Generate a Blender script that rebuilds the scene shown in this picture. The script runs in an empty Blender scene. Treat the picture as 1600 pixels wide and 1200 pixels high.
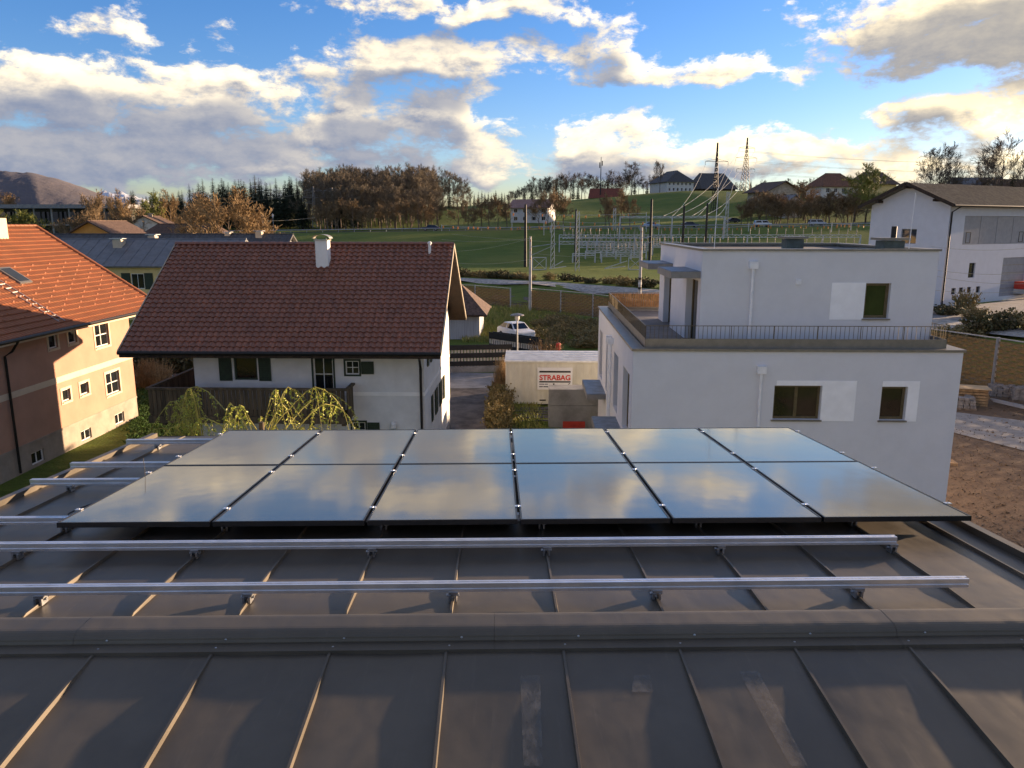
import bpy, bmesh, math, random
from mathutils import Vector, Matrix
R = math.radians
S = bpy.context.scene
COL = S.collection

# ---------------------------------------------------------------- camera, sky, sun, exposure
CAM_Z, PITCH, YAW, FPX = 10.0, R(11.77), R(1.1), 1200.0
cd = bpy.data.cameras.new('camera'); cam = bpy.data.objects.new('camera', cd); COL.objects.link(cam)
cam.location = (0, 0, CAM_Z); cam.rotation_euler = (R(90)-PITCH, 0, -YAW)
cd.sensor_width = 36; cd.lens = 27.0; cd.clip_start = .05; cd.clip_end = 30000
S.camera = cam
SUN_AZ, SUN_EL = R(62), R(6.4)
EXPOSURE, SKY_STRENGTH, SUN_STRENGTH = 1.65, 0.085, 5.0
S.view_settings.view_transform = 'Standard'; S.view_settings.look = 'None'
S.view_settings.exposure = EXPOSURE; S.view_settings.gamma = 1; S.view_settings.use_curve_mapping = False
S.cycles.use_denoising = True
S.cycles.max_bounces = 6; S.cycles.transparent_max_bounces = 12

FW = Vector((math.sin(YAW)*math.cos(PITCH), math.cos(YAW)*math.cos(PITCH), -math.sin(PITCH)))
RT = Vector((math.cos(YAW), -math.sin(YAW), 0)); UP = RT.cross(FW)
def ray(px, py): return FW + RT*((px-800)/FPX) - UP*((py-600)/FPX)
def pt(px, py, d): return Vector((0, 0, CAM_Z)) + ray(px, py)*d
def ptz(px, py, z):
    r = ray(px, py); return Vector((0, 0, CAM_Z)) + r*((z-CAM_Z)/r.z)
def azel(px, py):
    r = ray(px, py).normalized(); return math.atan2(r.x, r.y), math.asin(r.z)

SUN_DIR = Vector((math.sin(SUN_AZ)*math.cos(SUN_EL), math.cos(SUN_AZ)*math.cos(SUN_EL), math.sin(SUN_EL)))
sl = bpy.data.lights.new('sun', 'SUN'); so = bpy.data.objects.new('sun', sl); COL.objects.link(so)
sl.energy = SUN_STRENGTH; sl.angle = R(.7); sl.color = (1, .70, .44)
so.rotation_euler = SUN_DIR.to_track_quat('Z', 'Y').to_euler(); so.location = (60, 40, 60)

class NT:
    """small wrapper for building node trees"""
    def __init__(s, tree): s.t = tree
    def n(s, typ, **kw):
        nd = s.t.nodes.new(typ)
        for k, v in kw.items():
            if k == 'ins':
                for i, x in v.items():
                    if hasattr(x, 'is_linked') and hasattr(x, 'node'): s.t.links.new(x, nd.inputs[i])
                    else: nd.inputs[i].default_value = x
            else: setattr(nd, k, v)
        return nd
    def m(s, op, a, b=0.0, c=0.0, clamp=False):
        return s.n('ShaderNodeMath', operation=op, use_clamp=clamp, ins={0: a, 1: b, 2: c}).outputs[0]
    def v(s, op, a, b=(0, 0, 0)):
        nd = s.n('ShaderNodeVectorMath', operation=op, ins={0: a, 1: b})
        return nd.outputs['Value'] if op in ('LENGTH', 'DOT_PRODUCT') else nd.outputs[0]
    def ramp(s, f, a, b, c=0.0, d=1.0, smooth=True):
        return s.n('ShaderNodeMapRange', interpolation_type='SMOOTHSTEP' if smooth else 'LINEAR', ins={0: f, 1: a, 2: b, 3: c, 4: d}).outputs[0]
    def mix(s, f, a, b, mode='MIX'):
        nd = s.n('ShaderNodeMix', data_type='RGBA', blend_type=mode)
        for k, x in ((0, f), (6, a), (7, b)):
            if hasattr(x, 'is_linked') and hasattr(x, 'node'): s.t.links.new(x, nd.inputs[k])
            else: nd.inputs[k].default_value = x
        return nd.outputs[2]
    def noise(s, vec, scale, detail=4, rough=.55, dim='3D'):
        nd = s.n('ShaderNodeTexNoise', noise_dimensions=dim, ins={'Scale': scale, 'Detail': detail, 'Roughness': rough})
        s.t.links.new(vec, nd.inputs['Vector']); return nd

# sky: Nishita daylight with a layer of broken evening cumulus
CLOUDS = [  # pixel centre, radii, strength in the photograph
 (120,150,300,62,1.25),(300,170,190,70,1.2),(60,235,420,52,1.3),(330,255,420,42,1.25),(378,128,52,40,1.05),(70,100,110,26,.8),(590,215,220,50,1.15),
 (640,92,165,42,1.15),(800,88,70,30,.95),(600,118,170,26,1.0),(690,172,82,46,1.15),(560,165,150,30,.9),
 (720,2,270,26,1.1),(690,34,60,12,.7),(950,58,68,46,1.1),(900,2,110,26,1.),(830,90,60,34,.9),(965,112,120,28,1.1),(1170,112,150,20,1.1),
 (930,222,110,42,1.1),(830,192,75,12,.8),(1000,250,160,36,1.15),(770,262,160,40,1.15),(1180,242,190,30,1.15),(1390,252,210,34,1.15),(1560,240,120,30,1.),
 (1570,20,190,62,1.5),(1480,60,110,46,1.1),(1440,145,110,14,.75),(1500,172,130,22,1.0),(1390,172,70,16,.9),(1540,190,120,20,1.0),(1290,188,60,12,.8),(1420,195,90,14,.9),
 (195,38,60,20,.75),(340,8,70,14,.8),(1335,90,32,12,.7),(1230,148,30,9,.6),(1140,140,26,9,.6),(240,10,50,12,.55)]
w = bpy.data.worlds.new('World'); S.world = w; w.use_nodes = True
wt = w.node_tree; wt.nodes.clear(); N = NT(wt)
AZ0, AZ1, ROWS = -.66, .66, [-30, 12, 44, 74, 102, 130, 158, 186, 214, 242, 272, 310]
CL = [(*azel(cx, cy), 1200/rx, 1200/ry, st) for (cx, cy, rx, ry, st) in CLOUDS]
def cover(a, e):
    """coverage of the sky by the cloud masses, -1.1 (clear) to 1.5"""
    acc = -1.1
    for (ca, ce, sx_, sy_, st) in CL:
        d = st*.80-math.hypot((a-ca)*sx_, (e-ce)*sy_); h = max(.2-abs(acc-d), 0)/.2; acc = max(acc, d)+h*h*.05
    return acc
def nrm(v): return min(1, max(0, (v+1.1)/2.6))
tc = N.n('ShaderNodeTexCoord'); dirv = N.v('NORMALIZE', tc.outputs['Generated'])
sx = N.n('ShaderNodeSeparateXYZ', ins={0: dirv})
az = N.m('ARCTAN2', sx.outputs[0], sx.outputs[1]); el = N.m('ARCSINE', sx.outputs[2])
P0 = N.n('ShaderNodeCombineXYZ', ins={0: az, 1: el, 2: 0.0}).outputs[0]
wn = N.noise(P0, 9, 3, .5, '2D')
WV = N.v('SUBTRACT', wn.outputs['Color'], (.5, .5, .5))
P1 = N.v('ADD', P0, N.v('MULTIPLY', WV, (.09, .045, 0))); P2 = N.v('ADD', P0, N.v('MULTIPLY', WV, (.025, .014, 0)))
s1 = N.n('ShaderNodeSeparateXYZ', ins={0: P1})
t_az = N.ramp(s1.outputs[0], AZ0, AZ1, 0, 1, False)
prev = None; pe = None
for py in ROWS:
    e = azel(800, py)[1]; rp = N.n('ShaderNodeValToRGB'); wt.links.new(t_az, rp.inputs[0]); cr = rp.color_ramp; cr.interpolation = 'EASE'
    for k in range(32):
        a = AZ0+(AZ1-AZ0)*k/31; q = cr.elements[0] if k == 0 else cr.elements[-1] if k == 31 else cr.elements.new(k/31)
        q.position = k/31; q.color = (nrm(cover(a, e)), nrm(cover(a+.026, e+.016)), nrm(cover(a, e+.035)), 1)
    if prev is None: prev = rp.outputs[0]
    else: prev = N.mix(N.ramp(s1.outputs[1], pe, e), prev, rp.outputs[0])
    pe = e
sc_ = N.n('ShaderNodeSeparateColor', ins={0: prev})
ds = N.n('ShaderNodeSeparateXYZ', ins={0: P0})
# outside the frame an unseen cloud cover, thickened to warm the ambient light
outm = N.m('MAXIMUM', N.ramp(N.m('ABSOLUTE', ds.outputs[0]), .58, .70), N.ramp(ds.outputs[1], .28, .40))
on = N.noise(N.v('MULTIPLY', P0, (1, 1.8, 0)), 3.2, 3, .5, '2D')
oute = N.ramp(on.outputs[0], .32, .64, .1, .9)
f1 = N.noise(N.v('MULTIPLY', P2, (1, 2.0, 0)), 13, 9, .64, '2D')
f2 = N.noise(N.v('MULTIPLY', N.v('ADD', P2, (.010, .008, 0)), (1, 2.0, 0)), 13, 5, .6, '2D')
def field(ch, f): 
    b = N.n('ShaderNodeMix', data_type='FLOAT', ins={0: outm, 2: ch, 3: oute}).outputs[0]
    return N.m('ADD', N.m('MULTIPLY_ADD', b, 2.6, -1.1), N.m('MULTIPLY', N.m('SUBTRACT', f.outputs[0], .5), 2.5))
D0 = field(sc_.outputs[0], f1); D1 = field(sc_.outputs[1], f2); D2 = N.m('MULTIPLY_ADD', N.n('ShaderNodeMix', data_type='FLOAT', ins={0: outm, 2: sc_.outputs[2], 3: oute}).outputs[0], 2.6, -1.1)
alpha = N.ramp(D0, -.05, .48)
lit = N.m('ADD', N.m('MULTIPLY', N.m('SUBTRACT', D0, D1), .85), .56, clamp=True)
thick = N.ramp(D2, -.15, .55)
lit2 = N.m('MULTIPLY', lit, N.m('MULTIPLY_ADD', thick, -.86, 1.0), clamp=True)
sunprox = N.ramp(N.v('DOT_PRODUCT', dirv, tuple(SUN_DIR)), .55, 1.0)
sky = N.n('ShaderNodeTexSky', sky_type='NISHITA', sun_disc=False, sun_elevation=SUN_EL, sun_rotation=SUN_AZ, altitude=500, air_density=1.0, dust_density=.5, ozone_density=2.5)
skyc = N.mix(1.0, N.n('ShaderNodeHueSaturation', ins={'Saturation': 1.22, 'Value': 1.0, 'Color': sky.outputs[0]}).outputs[0], (.90, .85, 1.14, 1), 'MULTIPLY')
K = .55/SKY_STRENGTH
shadow = N.mix(sunprox, (.15*K, .18*K, .255*K, 1), (.25*K, .235*K, .22*K, 1))
light = N.mix(sunprox, (1.0*K, .84*K, .58*K, 1), (1.3*K, 1.05*K, .62*K, 1))
cc = N.mix(lit2, shadow, light)
final = N.mix(alpha, skyc, cc)
bg = N.n('ShaderNodeBackground', ins={0: final, 1: SKY_STRENGTH}); wo = N.n('ShaderNodeOutputWorld')
wt.links.new(bg.outputs[0], wo.inputs[0])
w.cycles.sampling_method = "NONE"

# ---------------------------------------------------------------- materials
MATS = {}
def mat(name, col, rough=.7, var=.15, scale=3.0, bump=0.0, bscale=None, metal=0.0, spec=.4, col2=None, stretch=(1, 1, 1), var2=None):
    """principled surface; colour varied by two octave groups of world-position noise, optional fine relief"""
    if name in MATS: return MATS[name]
    m = bpy.data.materials.new(name); m.use_nodes = True; n = NT(m.node_tree); b = m.node_tree.nodes['Principled BSDF']
    g = n.n('ShaderNodeNewGeometry'); pos = n.v('MULTIPLY', g.outputs['Position'], stretch)
    nz = n.noise(pos, scale, 6, .65)
    c2 = col2 if col2 else tuple(max(0, c*(1-2.2*var)) for c in col)
    c1 = col if col2 else tuple(min(1, c*(1+var)) for c in col)
    f = n.ramp(nz.outputs[0], .3, .7)
    c = n.mix(f, (*c2, 1), (*c1, 1))
    nb = n.noise(g.outputs['Position'], scale*.13, 3, .5)
    c = n.mix(n.ramp(nb.outputs[0], .35, .7, 0, var2 if var2 is not None else var), c, (*[x*.55 for x in col], 1))
    m.node_tree.links.new(c, b.inputs['Base Color'])
    b.inputs['Roughness'].default_value = rough; b.inputs['Metallic'].default_value = metal
    b.inputs['Specular IOR Level'].default_value = spec
    if bump:
        bn = n.noise(pos, bscale or scale*4, 4, .6)
        bp = n.n('ShaderNodeBump', ins={'Strength': 1.0, 'Distance': bump, 'Height': bn.outputs[0]})
        m.node_tree.links.new(bp.outputs[0], b.inputs['Normal'])
    MATS[name] = m; return m
def glass(name, col=(.012, .014, .016), rough=.03, spec=.6):
    m = mat(name, col, rough, .2, 1.2, spec=spec); return m

# ---------------------------------------------------------------- mesh helpers
class MB:
    def __init__(s): s.v = []; s.f = []
    def quad(s, a, b, c, d):
        i = len(s.v); s.v += [tuple(a), tuple(b), tuple(c), tuple(d)]; s.f.append((i, i+1, i+2, i+3)); return s
    def tri(s, a, b, c):
        i = len(s.v); s.v += [tuple(a), tuple(b), tuple(c)]; s.f.append((i, i+1, i+2)); return s
    def hexa(s, p):
        i = len(s.v); s.v += [tuple(x) for x in p]
        for q in ((0, 3, 2, 1), (4, 5, 6, 7), (0, 1, 5, 4), (1, 2, 6, 5), (2, 3, 7, 6), (3, 0, 4, 7)): s.f.append(tuple(i+k for k in q))
        return s
    def box(s, x0, x1, y0, y1, z0, z1):
        return s.hexa([(x0, y0, z0), (x1, y0, z0), (x1, y1, z0), (x0, y1, z0), (x0, y0, z1), (x1, y0, z1), (x1, y1, z1), (x0, y1, z1)])
    def slab(s, a, b, c, d, th):
        """four corners counter-clockwise from above, thickened downwards"""
        a, b, c, d = map(Vector, (a, b, c, d)); n = (b-a).cross(d-a).normalized()*th
        return s.hexa([a-n, b-n, c-n, d-n, a, b, c, d])
    def tube(s, pts, r, n=6, cap=True):
        pts = [Vector(p) for p in pts]; rr = r if isinstance(r, (list, tuple)) else [r]*len(pts)
        base = len(s.v)
        for k, p in enumerate(pts):
            t = (pts[min(k+1, len(pts)-1)]-pts[max(k-1, 0)])
            t = t.normalized() if t.length > 1e-9 else Vector((0, 0, 1))
            u = t.cross(Vector((0, 0, 1)) if abs(t.z) < .9 else Vector((1, 0, 0))).normalized(); w_ = t.cross(u)
            for j in range(n):
                a = 2*math.pi*j/n; s.v.append(tuple(p+(u*math.cos(a)+w_*math.sin(a))*rr[k]))
        for k in range(len(pts)-1):
            for j in range(n):
                a = base+k*n+j; b = base+k*n+(j+1) % n; s.f.append((a, b, b+n, a+n))
        if cap and n > 2:
            s.f.append(tuple(base+j for j in range(n-1, -1, -1))); e = base+(len(pts)-1)*n; s.f.append(tuple(e+j for j in range(n)))
        return s
    def bar(s, a, b, w_, h=None):
        """square bar between two points"""
        a, b = Vector(a), Vector(b); h = h or w_; t = (b-a).normalized()
        u = t.cross(Vector((0, 0, 1)) if abs(t.z) < .95 else Vector((0, 1, 0))).normalized(); q = u.cross(t)
        u *= w_/2; q *= h/2
        return s.hexa([a-u-q, a+u-q, a+u+q, a-u+q, b-u-q, b+u-q, b+u+q, b-u+q])
    def lathe(s, prof, c=(0, 0, 0), n=12):
        base = len(s.v)
        for (r, z) in prof:
            for j in range(n): a = 2*math.pi*j/n; s.v.append((c[0]+r*math.cos(a), c[1]+r*math.sin(a), c[2]+z))
        for k in range(len(prof)-1):
            for j in range(n):
                a = base+k*n+j; b = base+k*n+(j+1) % n; s.f.append((a, b, b+n, a+n))
        s.f.append(tuple(base+j for j in range(n-1, -1, -1))); e = base+(len(prof)-1)*n; s.f.append(tuple(e+j for j in range(n)))
        return s
    def mesh(s, name, material, smooth=False):
        me = bpy.data.meshes.new(name); me.from_pydata(s.v, [], s.f); me.update()
        if material: me.materials.append(material)
        if smooth: me.polygons.foreach_set('use_smooth', [True]*len(me.polygons))
        return me
    def build(s, name, material, parent=None, loc=None, rz=0, smooth=False):
        return put(name, s.mesh(name, material, smooth), parent, loc, rz)
def put(name, me, parent=None, loc=None, rz=0, rot=None):
    o = bpy.data.objects.new(name, me); COL.objects.link(o)
    if loc is not None: o.location = loc
    if rot is not None: o.rotation_euler = rot
    elif rz: o.rotation_euler = (0, 0, rz)
    if parent: o.parent = parent
    return o
def tag(o, label, cat, group=None):
    o['label'] = label; o['category'] = cat
    if group: o['group'] = group
    return o
def thing(name, label, cat, loc=(0, 0, 0), rz=0, group=None):
    o = put(name, None, None, loc, rz); o.empty_display_size = .2; return tag(o, label, cat, group)
def struct(o, kind='structure'): o['kind'] = kind; return o
def copy_tree(o, parent=None):
    c = o.copy(); COL.objects.link(c); c.parent = parent
    for ch in list(o.children): copy_tree(ch, c)
    return c

def interp(tab, x):
    if x <= tab[0][0]: return tab[0][1]
    for (a, za), (b, zb) in zip(tab, tab[1:]):
        if x <= b:
            t = (x-a)/(b-a); return za+(zb-za)*t
    return tab[-1][1]
def smooth(a, b, x):
    t = min(1, max(0, (x-a)/(b-a))); return t*t*(3-2*t)

# ---------------------------------------------------------------- terrain
RAIL_Y = [(-260, 150), (-60, 128), (-30, 115), (-3, 98), (10, 84), (20, 66), (29, 48), (33, 36), (42, 10), (60, -40)]
def s_rail(x, y):
    yr = interp(RAIL_Y, x); sl_ = (interp(RAIL_Y, x+2)-interp(RAIL_Y, x-2))/4
    return (y-yr)/math.sqrt(1+sl_*sl_)
PROF = [(5, 0), (9, 1.0), (12, 1.8), (40, 2.0)]
RISE = [(132, 0), (150, .4), (168, 2.0), (186, 4.9), (196, 6.4), (214, 6.5), (230, 6.6)]
HILL = [(-400, 7), (-150, 6), (-100, 5), (-40, 8.2), (0, 9.6), (40, 12), (80, 14), (130, 13.5), (200, 11), (400, 10)]
def hz(x, y):
    z = interp(PROF, s_rail(x, y))+interp(RISE, y)*(1+.0018*max(-120, min(120, x)))
    z += smooth(214, 345, y)*interp(HILL, x)
    z -= smooth(420, 800, y)*12
    if y > 214: z += .5*math.sin(x*.045+y*.03)*smooth(214, 260, y)
    return z
def gd(px, d):
    """the ground point in the direction of picture column px, d metres ahead"""
    p = pt(px, 350, d); return Vector((p.x, p.y, hz(p.x, p.y)))
xs = [-3000, -1500, -800, -500]+[x for x in range(-360, -100, 20)]+[x for x in range(-100, 120, 4)]+[x for x in range(120, 380, 20)]+[500, 800, 1500, 3000]
ys = [-200, -60]+[y for y in range(-20, 40, 10)]+[40+3*k for k in range(66)]+[y for y in range(240, 440, 8)]+[460, 500, 560, 640, 800, 1200, 2000, 4000, 9000]
tb = MB(); nx = len(xs)
for y in ys:
    for x in xs: tb.v.append((x, y, hz(x, y)))
for j in range(len(ys)-1):
    for i in range(nx-1):
        a = j*nx+i; tb.f.append((a, a+1, a+1+nx, a+nx))
def ground_mat():
    m = bpy.data.materials.new('meadow'); m.use_nodes = True; n = NT(m.node_tree); b = m.node_tree.nodes['Principled BSDF']
    g = n.n('ShaderNodeNewGeometry'); p = g.outputs['Position']
    a = n.noise(p, .05, 4, .6); c = n.noise(n.v('MULTIPLY', p, (.25, 1.6, 1)), .9, 6, .7)
    col = n.mix(n.ramp(c.outputs[0], .3, .7), (.070, .115, .018, 1), (.135, .185, .032, 1))
    col = n.mix(n.ramp(a.outputs[0], .4, .7, 0, .7), col, (.20, .21, .045, 1))
    fine = n.noise(p, 6, 4, .7)
    col = n.mix(n.ramp(fine.outputs[0], .45, .75, 0, .5), col, (.10, .085, .035, 1))
    m.node_tree.links.new(col, b.inputs['Base Color']); b.inputs['Roughness'].default_value = .9; b.inputs['Specular IOR Level'].default_value = .15
    bp = n.n('ShaderNodeBump', ins={'Strength': 1, 'Distance': .12, 'Height': fine.outputs[0]}); m.node_tree.links.new(bp.outputs[0], b.inputs['Normal'])
    return m
struct(tb.build('ground', ground_mat(), smooth=True))
def sheet(name, poly, material, dz=.03, step=4.0):
    """a flat-lying strip: list of (left, right) xy pairs draped on the terrain"""
    b = MB(); rows = []
    for (l, r), (l2, r2) in zip(poly, poly[1:]):
        l, r, l2, r2 = map(Vector, (l, r, l2, r2)); k = max(1, int(max((l2-l).length, (r2-r).length)/step))
        for i in range(k): t = i/k; rows.append((l.lerp(l2, t), r.lerp(r2, t)))
    rows.append((Vector(poly[-1][0]), Vector(poly[-1][1])))
    M_ = 5
    for l, r in rows:
        for j in range(M_+1):
            p = l.lerp(r, j/M_); b.v.append((p.x, p.y, hz(p.x, p.y)+dz))
    for i in range(len(rows)-1):
        for j in range(M_): a = i*(M_+1)+j; b.f.append((a, a+1, a+M_+2, a+M_+1))
    return struct(b.build(name, material))
asphalt = mat('asphalt', (.055, .055, .058), .85, .2, 2, .004, 60)
asph_light = mat('asphalt_worn', (.25, .245, .245), .85, .15, 1.2, .004, 50)
gravel = mat('gravel', (.42, .395, .36), .95, .22, 2.5, .03, 14)
dirt = mat('dirt', (.21, .135, .08), .95, .25, 2.6, .05, 9, col2=(.15, .10, .062), var2=.15)
concrete = mat('concrete', (.30, .29, .27), .85, .15, 1.2, .004, 25)
def xy(px, py, z=0.0): p = ptz(px, py, z); return (p.x, p.y)
# highway along the embankment
sheet('highway', [((x, 199), (x, 209)) for x in range(-320, 330, 10)], asphalt, .06, 12)
def off(x, s):
    """point at signed distance s beyond the railway, at parameter x"""
    y = interp(RAIL_Y, x); sl_ = (interp(RAIL_Y, x+3)-interp(RAIL_Y, x-3))/6; L = math.sqrt(1+sl_*sl_)
    return (x-sl_/L*s, y+s/L)
rx_ = [-60+3*k for k in range(32)]
sheet('railway_bed', [(off(x, 1.2), off(x, 7.2)) for x in rx_], mat('ballast', (.15, .13, .115), .95, .3, 5, .05, 12), .05)
sheet('gravel_track', [(off(x, 12.2), off(x, 16.6)) for x in rx_], gravel, .06)
dirt_o = sheet('dirt_yard', [((14.6, 5), (40, 5)), ((15.6, 30), (33, 36)), ((16.4, 40), (29.5, 46)), ((18, 52), (26, 53))], dirt, .02, 3)
sheet('concrete_path', [(xy(1440, 662), xy(1440, 640)), (xy(1500, 680), xy(1500, 646)), (xy(1640, 716), xy(1640, 664))], mat('path', (.34, .31, .28), .9, .10, 2.5, .01, 20, var2=.05), .05, 2)
sheet('street', [((-30, 47.5), (-30, 53.5)), ((-4, 46.6), (-4, 51.8)), ((3, 46.8), (3, 51.5)), ((9, 48), (9, 56)), ((16, 53), (14, 62))], asph_light, .03, 3)
sheet('lane', [((-2.2, 10), (1.0, 10)), ((-2.2, 30), (-.2, 30)), ((-2.9, 46.7), (-.5, 46.7))], mat('asphalt_lane', (.125, .105, .09), .85, .3, .9, .005, 40), .025, 3)
sheet('barn_yard', [((40.5, 62), (30, 72)), ((60, 62), (50, 78)), ((90, 72), (80, 100))], asph_light, .05, 4)
sheet('garden_path', [((-19.6, 44), (-18.6, 44)), ((-15.5, 40), (-15, 41)), ((-12, 46), (-12, 47.2))], gravel, .03, 2)
# ---------------------------------------------------------------- the metal roof in front, its rails and solar panels
TS, RY, RZ = .0787, 3.52, 8.0
VL, VR, YN, YF = -3.95, 3.34, -2.2, 8.62
def rz_(y): return RZ-TS*abs(y-RY)
def metal_mat():
    m = bpy.data.materials.new('coated_sheet'); m.use_nodes = True; n = NT(m.node_tree); b = m.node_tree.nodes['Principled BSDF']
    p = n.n('ShaderNodeNewGeometry').outputs['Position']
    a = n.noise(p, 1.6, 6, .65); f = n.noise(p, 38, 4, .7); st = n.noise(n.v('MULTIPLY', p, (6, .5, 1)), 4, 5, .7)
    col = n.mix(n.ramp(a.outputs[0], .3, .72), (.088, .075, .058, 1), (.125, .107, .083, 1))
    col = n.mix(n.ramp(st.outputs[0], .56, .80, 0, .35), col, (.20, .17, .13, 1))
    col = n.mix(n.ramp(f.outputs[0], .66, .8, 0, .3), col, (.22, .19, .15, 1))
    m.node_tree.links.new(col, b.inputs['Base Color'])
    m.node_tree.links.new(n.ramp(a.outputs[0], .3, .7, .40, .52), b.inputs['Roughness'])
    b.inputs['Specular IOR Level'].default_value = .5; b.inputs['Metallic'].default_value = .35
    big = n.noise(n.v('MULTIPLY', p, (1.4, .8, 1)), 2.6, 2, .5); dent = n.n('ShaderNodeTexVoronoi', ins={'Vector': p, 'Scale': 7.0})
    h = n.m('ADD', n.m('MULTIPLY', big.outputs[0], 1.0), n.m('MULTIPLY', n.ramp(dent.outputs[0], 0, .25, -.06, 0), .8))
    h = n.m('ADD', h, n.m('MULTIPLY', f.outputs[0], .012))
    bp = n.n('ShaderNodeBump', ins={'Strength': 1, 'Distance': .009, 'Height': h}); m.node_tree.links.new(bp.outputs[0], b.inputs['Normal'])
    return m
sheet_m = metal_mat()
alu = mat('aluminium', (.80, .81, .84), .34, .06, 6, .0006, 90, metal=.85)
alu_dull = mat('clamp_metal', (.42, .43, .45), .4, .15, 20, metal=.9)
render_white = mat('white_render', (.78, .77, .75), .9, .05, 1.5, .003, 60)
bld = thing('metal_roofed_building', 'building with dark standing seam metal roof in the foreground', 'building', (0, 0, 0))
MB().box(VL+.25, VR-.25, YN+.3, YF-.3, 0, 7.35).build('wall', render_white, bld)
seam_x = [-.25+.56*k for k in range(-6, 7)]
edges = [VL]+seam_x+[VR]
rnd = random.Random(3)
def pan(x0, x1, y0, y1):
    b = MB(); NX, NY = 8, 22; amp = rnd.uniform(.002, .005); ph = rnd.uniform(0, 6)
    for j in range(NY+1):
        y = y0+(y1-y0)*j/NY
        for i in range(NX+1):
            t = i/NX; e = 4*t*(1-t)
            b.v.append((x0+(x1-x0)*t, y, rz_(y)+amp*e*math.sin(y*2.3+ph)+.0015*math.sin(y*7+ph*2+t*4)*e))
    for j in range(NY):
        for i in range(NX): a = j*(NX+1)+i; b.f.append((a, a+1, a+NX+2, a+NX+1))
    return b.build('roof_pan', sheet_m, bld, smooth=True)
for a, c in zip(edges, edges[1:]):
    pan(a, c, RY, YF); pan(a, c, YN, RY)
for x in seam_x:
    for (y0, y1) in ((RY+.14, YF), (YN, RY-.165)):
        b = MB(); w0, w1, h = .010, .006, .026
        N_ = 14
        for k in range(N_+1):
            y = y0+(y1-y0)*k/N_; xo = x+rnd.uniform(-.0025, .0025); hh = h*(1 if 0 < k < N_ else .5); z = rz_(y)-.004
            b.v += [(xo-w0, y, z), (xo+w0, y, z), (xo+w1, y, z+hh), (xo-w1, y, z+hh)]
        for k in range(N_):
            q = 4*k
            for i, j in ((0, 1), (1, 2), (2, 3), (3, 0)): b.f.append((q+i, q+j, q+j+4, q+i+4))
        b.f += [(3, 2, 1, 0), (4*N_, 4*N_+1, 4*N_+2, 4*N_+3)]
        b.build('seam', sheet_m, bld)
for xa in (VL, VR):   # folded verge trims
    for (y0, y1) in ((RY, YF), (YN, RY)):
        MB().hexa([(xa-.03, y0, rz_(y0)-.14), (xa+.03, y0, rz_(y0)-.14), (xa+.03, y1, rz_(y1)-.14), (xa-.03, y1, rz_(y1)-.14),
                   (xa-.03, y0, rz_(y0)+.045), (xa+.03, y0, rz_(y0)+.045), (xa+.03, y1, rz_(y1)+.045), (xa-.03, y1, rz_(y1)+.045)]).build('verge_trim', sheet_m, bld)
g_ = MB()
for k in range(9):
    a = math.pi*k/8; g_.v += [(VL, YF+.07-.07*math.cos(a), rz_(YF)-.03-.07*math.sin(a)), (VR, YF+.07-.07*math.cos(a), rz_(YF)-.03-.07*math.sin(a))]
    if k: q = 2*k; g_.f.append((q-2, q-1, q+1, q))
g_.build('gutter', sheet_m, bld, smooth=True)
# ridge cap: fixing strip, then a rounded hood
prof = [(-.172, -.006), (-.172, .016), (-.112, .022), (-.112, .028), (-.108, .038)]
for k in range(7): a = math.pi*(1-k/6)*.5; prof.append((-.045-.062*math.sin(a), .040+.034*math.cos(a)))
prof += [(.045, .074)]
for k in range(1, 7): a = math.pi*.5*k/6; prof.append((.045+.062*math.sin(a), .040+.034*math.cos(a)))
prof += [(.112, .02), (.15, .012), (.152, -.02)]
def cap(x0, x1):
    b = MB()
    for x in (x0, x1):
        for (dy, dz) in prof: b.v.append((x, RY+dy, RZ+dz-.012))
    n_ = len(prof)
    for i in range(n_-1): b.f.append((i, n_+i, n_+i+1, i+1))
    return b.build('ridge_cap', sheet_m, bld)
jx = [VL-.02, -2.05, -.02, 1.96, VR+.02]
for i, (a, c) in enumerate(zip(jx, jx[1:])):
    o = cap(a, c-.0015); o.location.z = .0006*(i % 2)
scr = MB().lathe([(.006, 0), (.006, .002), (.003, .004), (.001, .005)], n=8).mesh('screw', alu_dull)
for x in seam_x: put('screw', scr, bld, (x+.012, RY-.14, RZ+.006))
for k in range(13): put('screw', scr, bld, (-3.6+.57*k, RY-.1065, RZ+.03), rot=(R(80), 0, 0))
# tape residue left on three pans: flat worn marks
def tape_mat():
    m = bpy.data.materials.new('tape_residue'); m.use_nodes = True; n = NT(m.node_tree); b = m.node_tree.nodes['Principled BSDF']
    p = n.n('ShaderNodeNewGeometry').outputs['Position']; z = n.noise(n.v('MULTIPLY', p, (2, 1, 1)), 9, 8, .75)
    b.inputs['Base Color'].default_value = (.22, .215, .205, 1); b.inputs['Roughness'].default_value = .7
    m.node_tree.links.new(n.ramp(z.outputs[0], .34, .74, .04, .42), b.inputs['Alpha']); return m
tm = tape_mat()
def tape(pix):
    b = MB(); vs = []
    for (px, py) in pix:
        r = ray(px, py); t = (RZ-TS*RY-CAM_Z)/(r.z-TS*r.y); p = Vector((0, 0, CAM_Z))+r*t; vs.append((p.x, p.y, p.z+.009))
    b.quad(*vs); b.build('tape_residue', tm, bld)
tape([(818, 1200), (848, 1200), (844, 1058), (813, 1058)]); tape([(987, 1084), (1020, 1084), (1016, 1056), (990, 1058)]); tape([(1235, 1200), (1262, 1200), (1184, 1050), (1154, 1052)])

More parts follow.
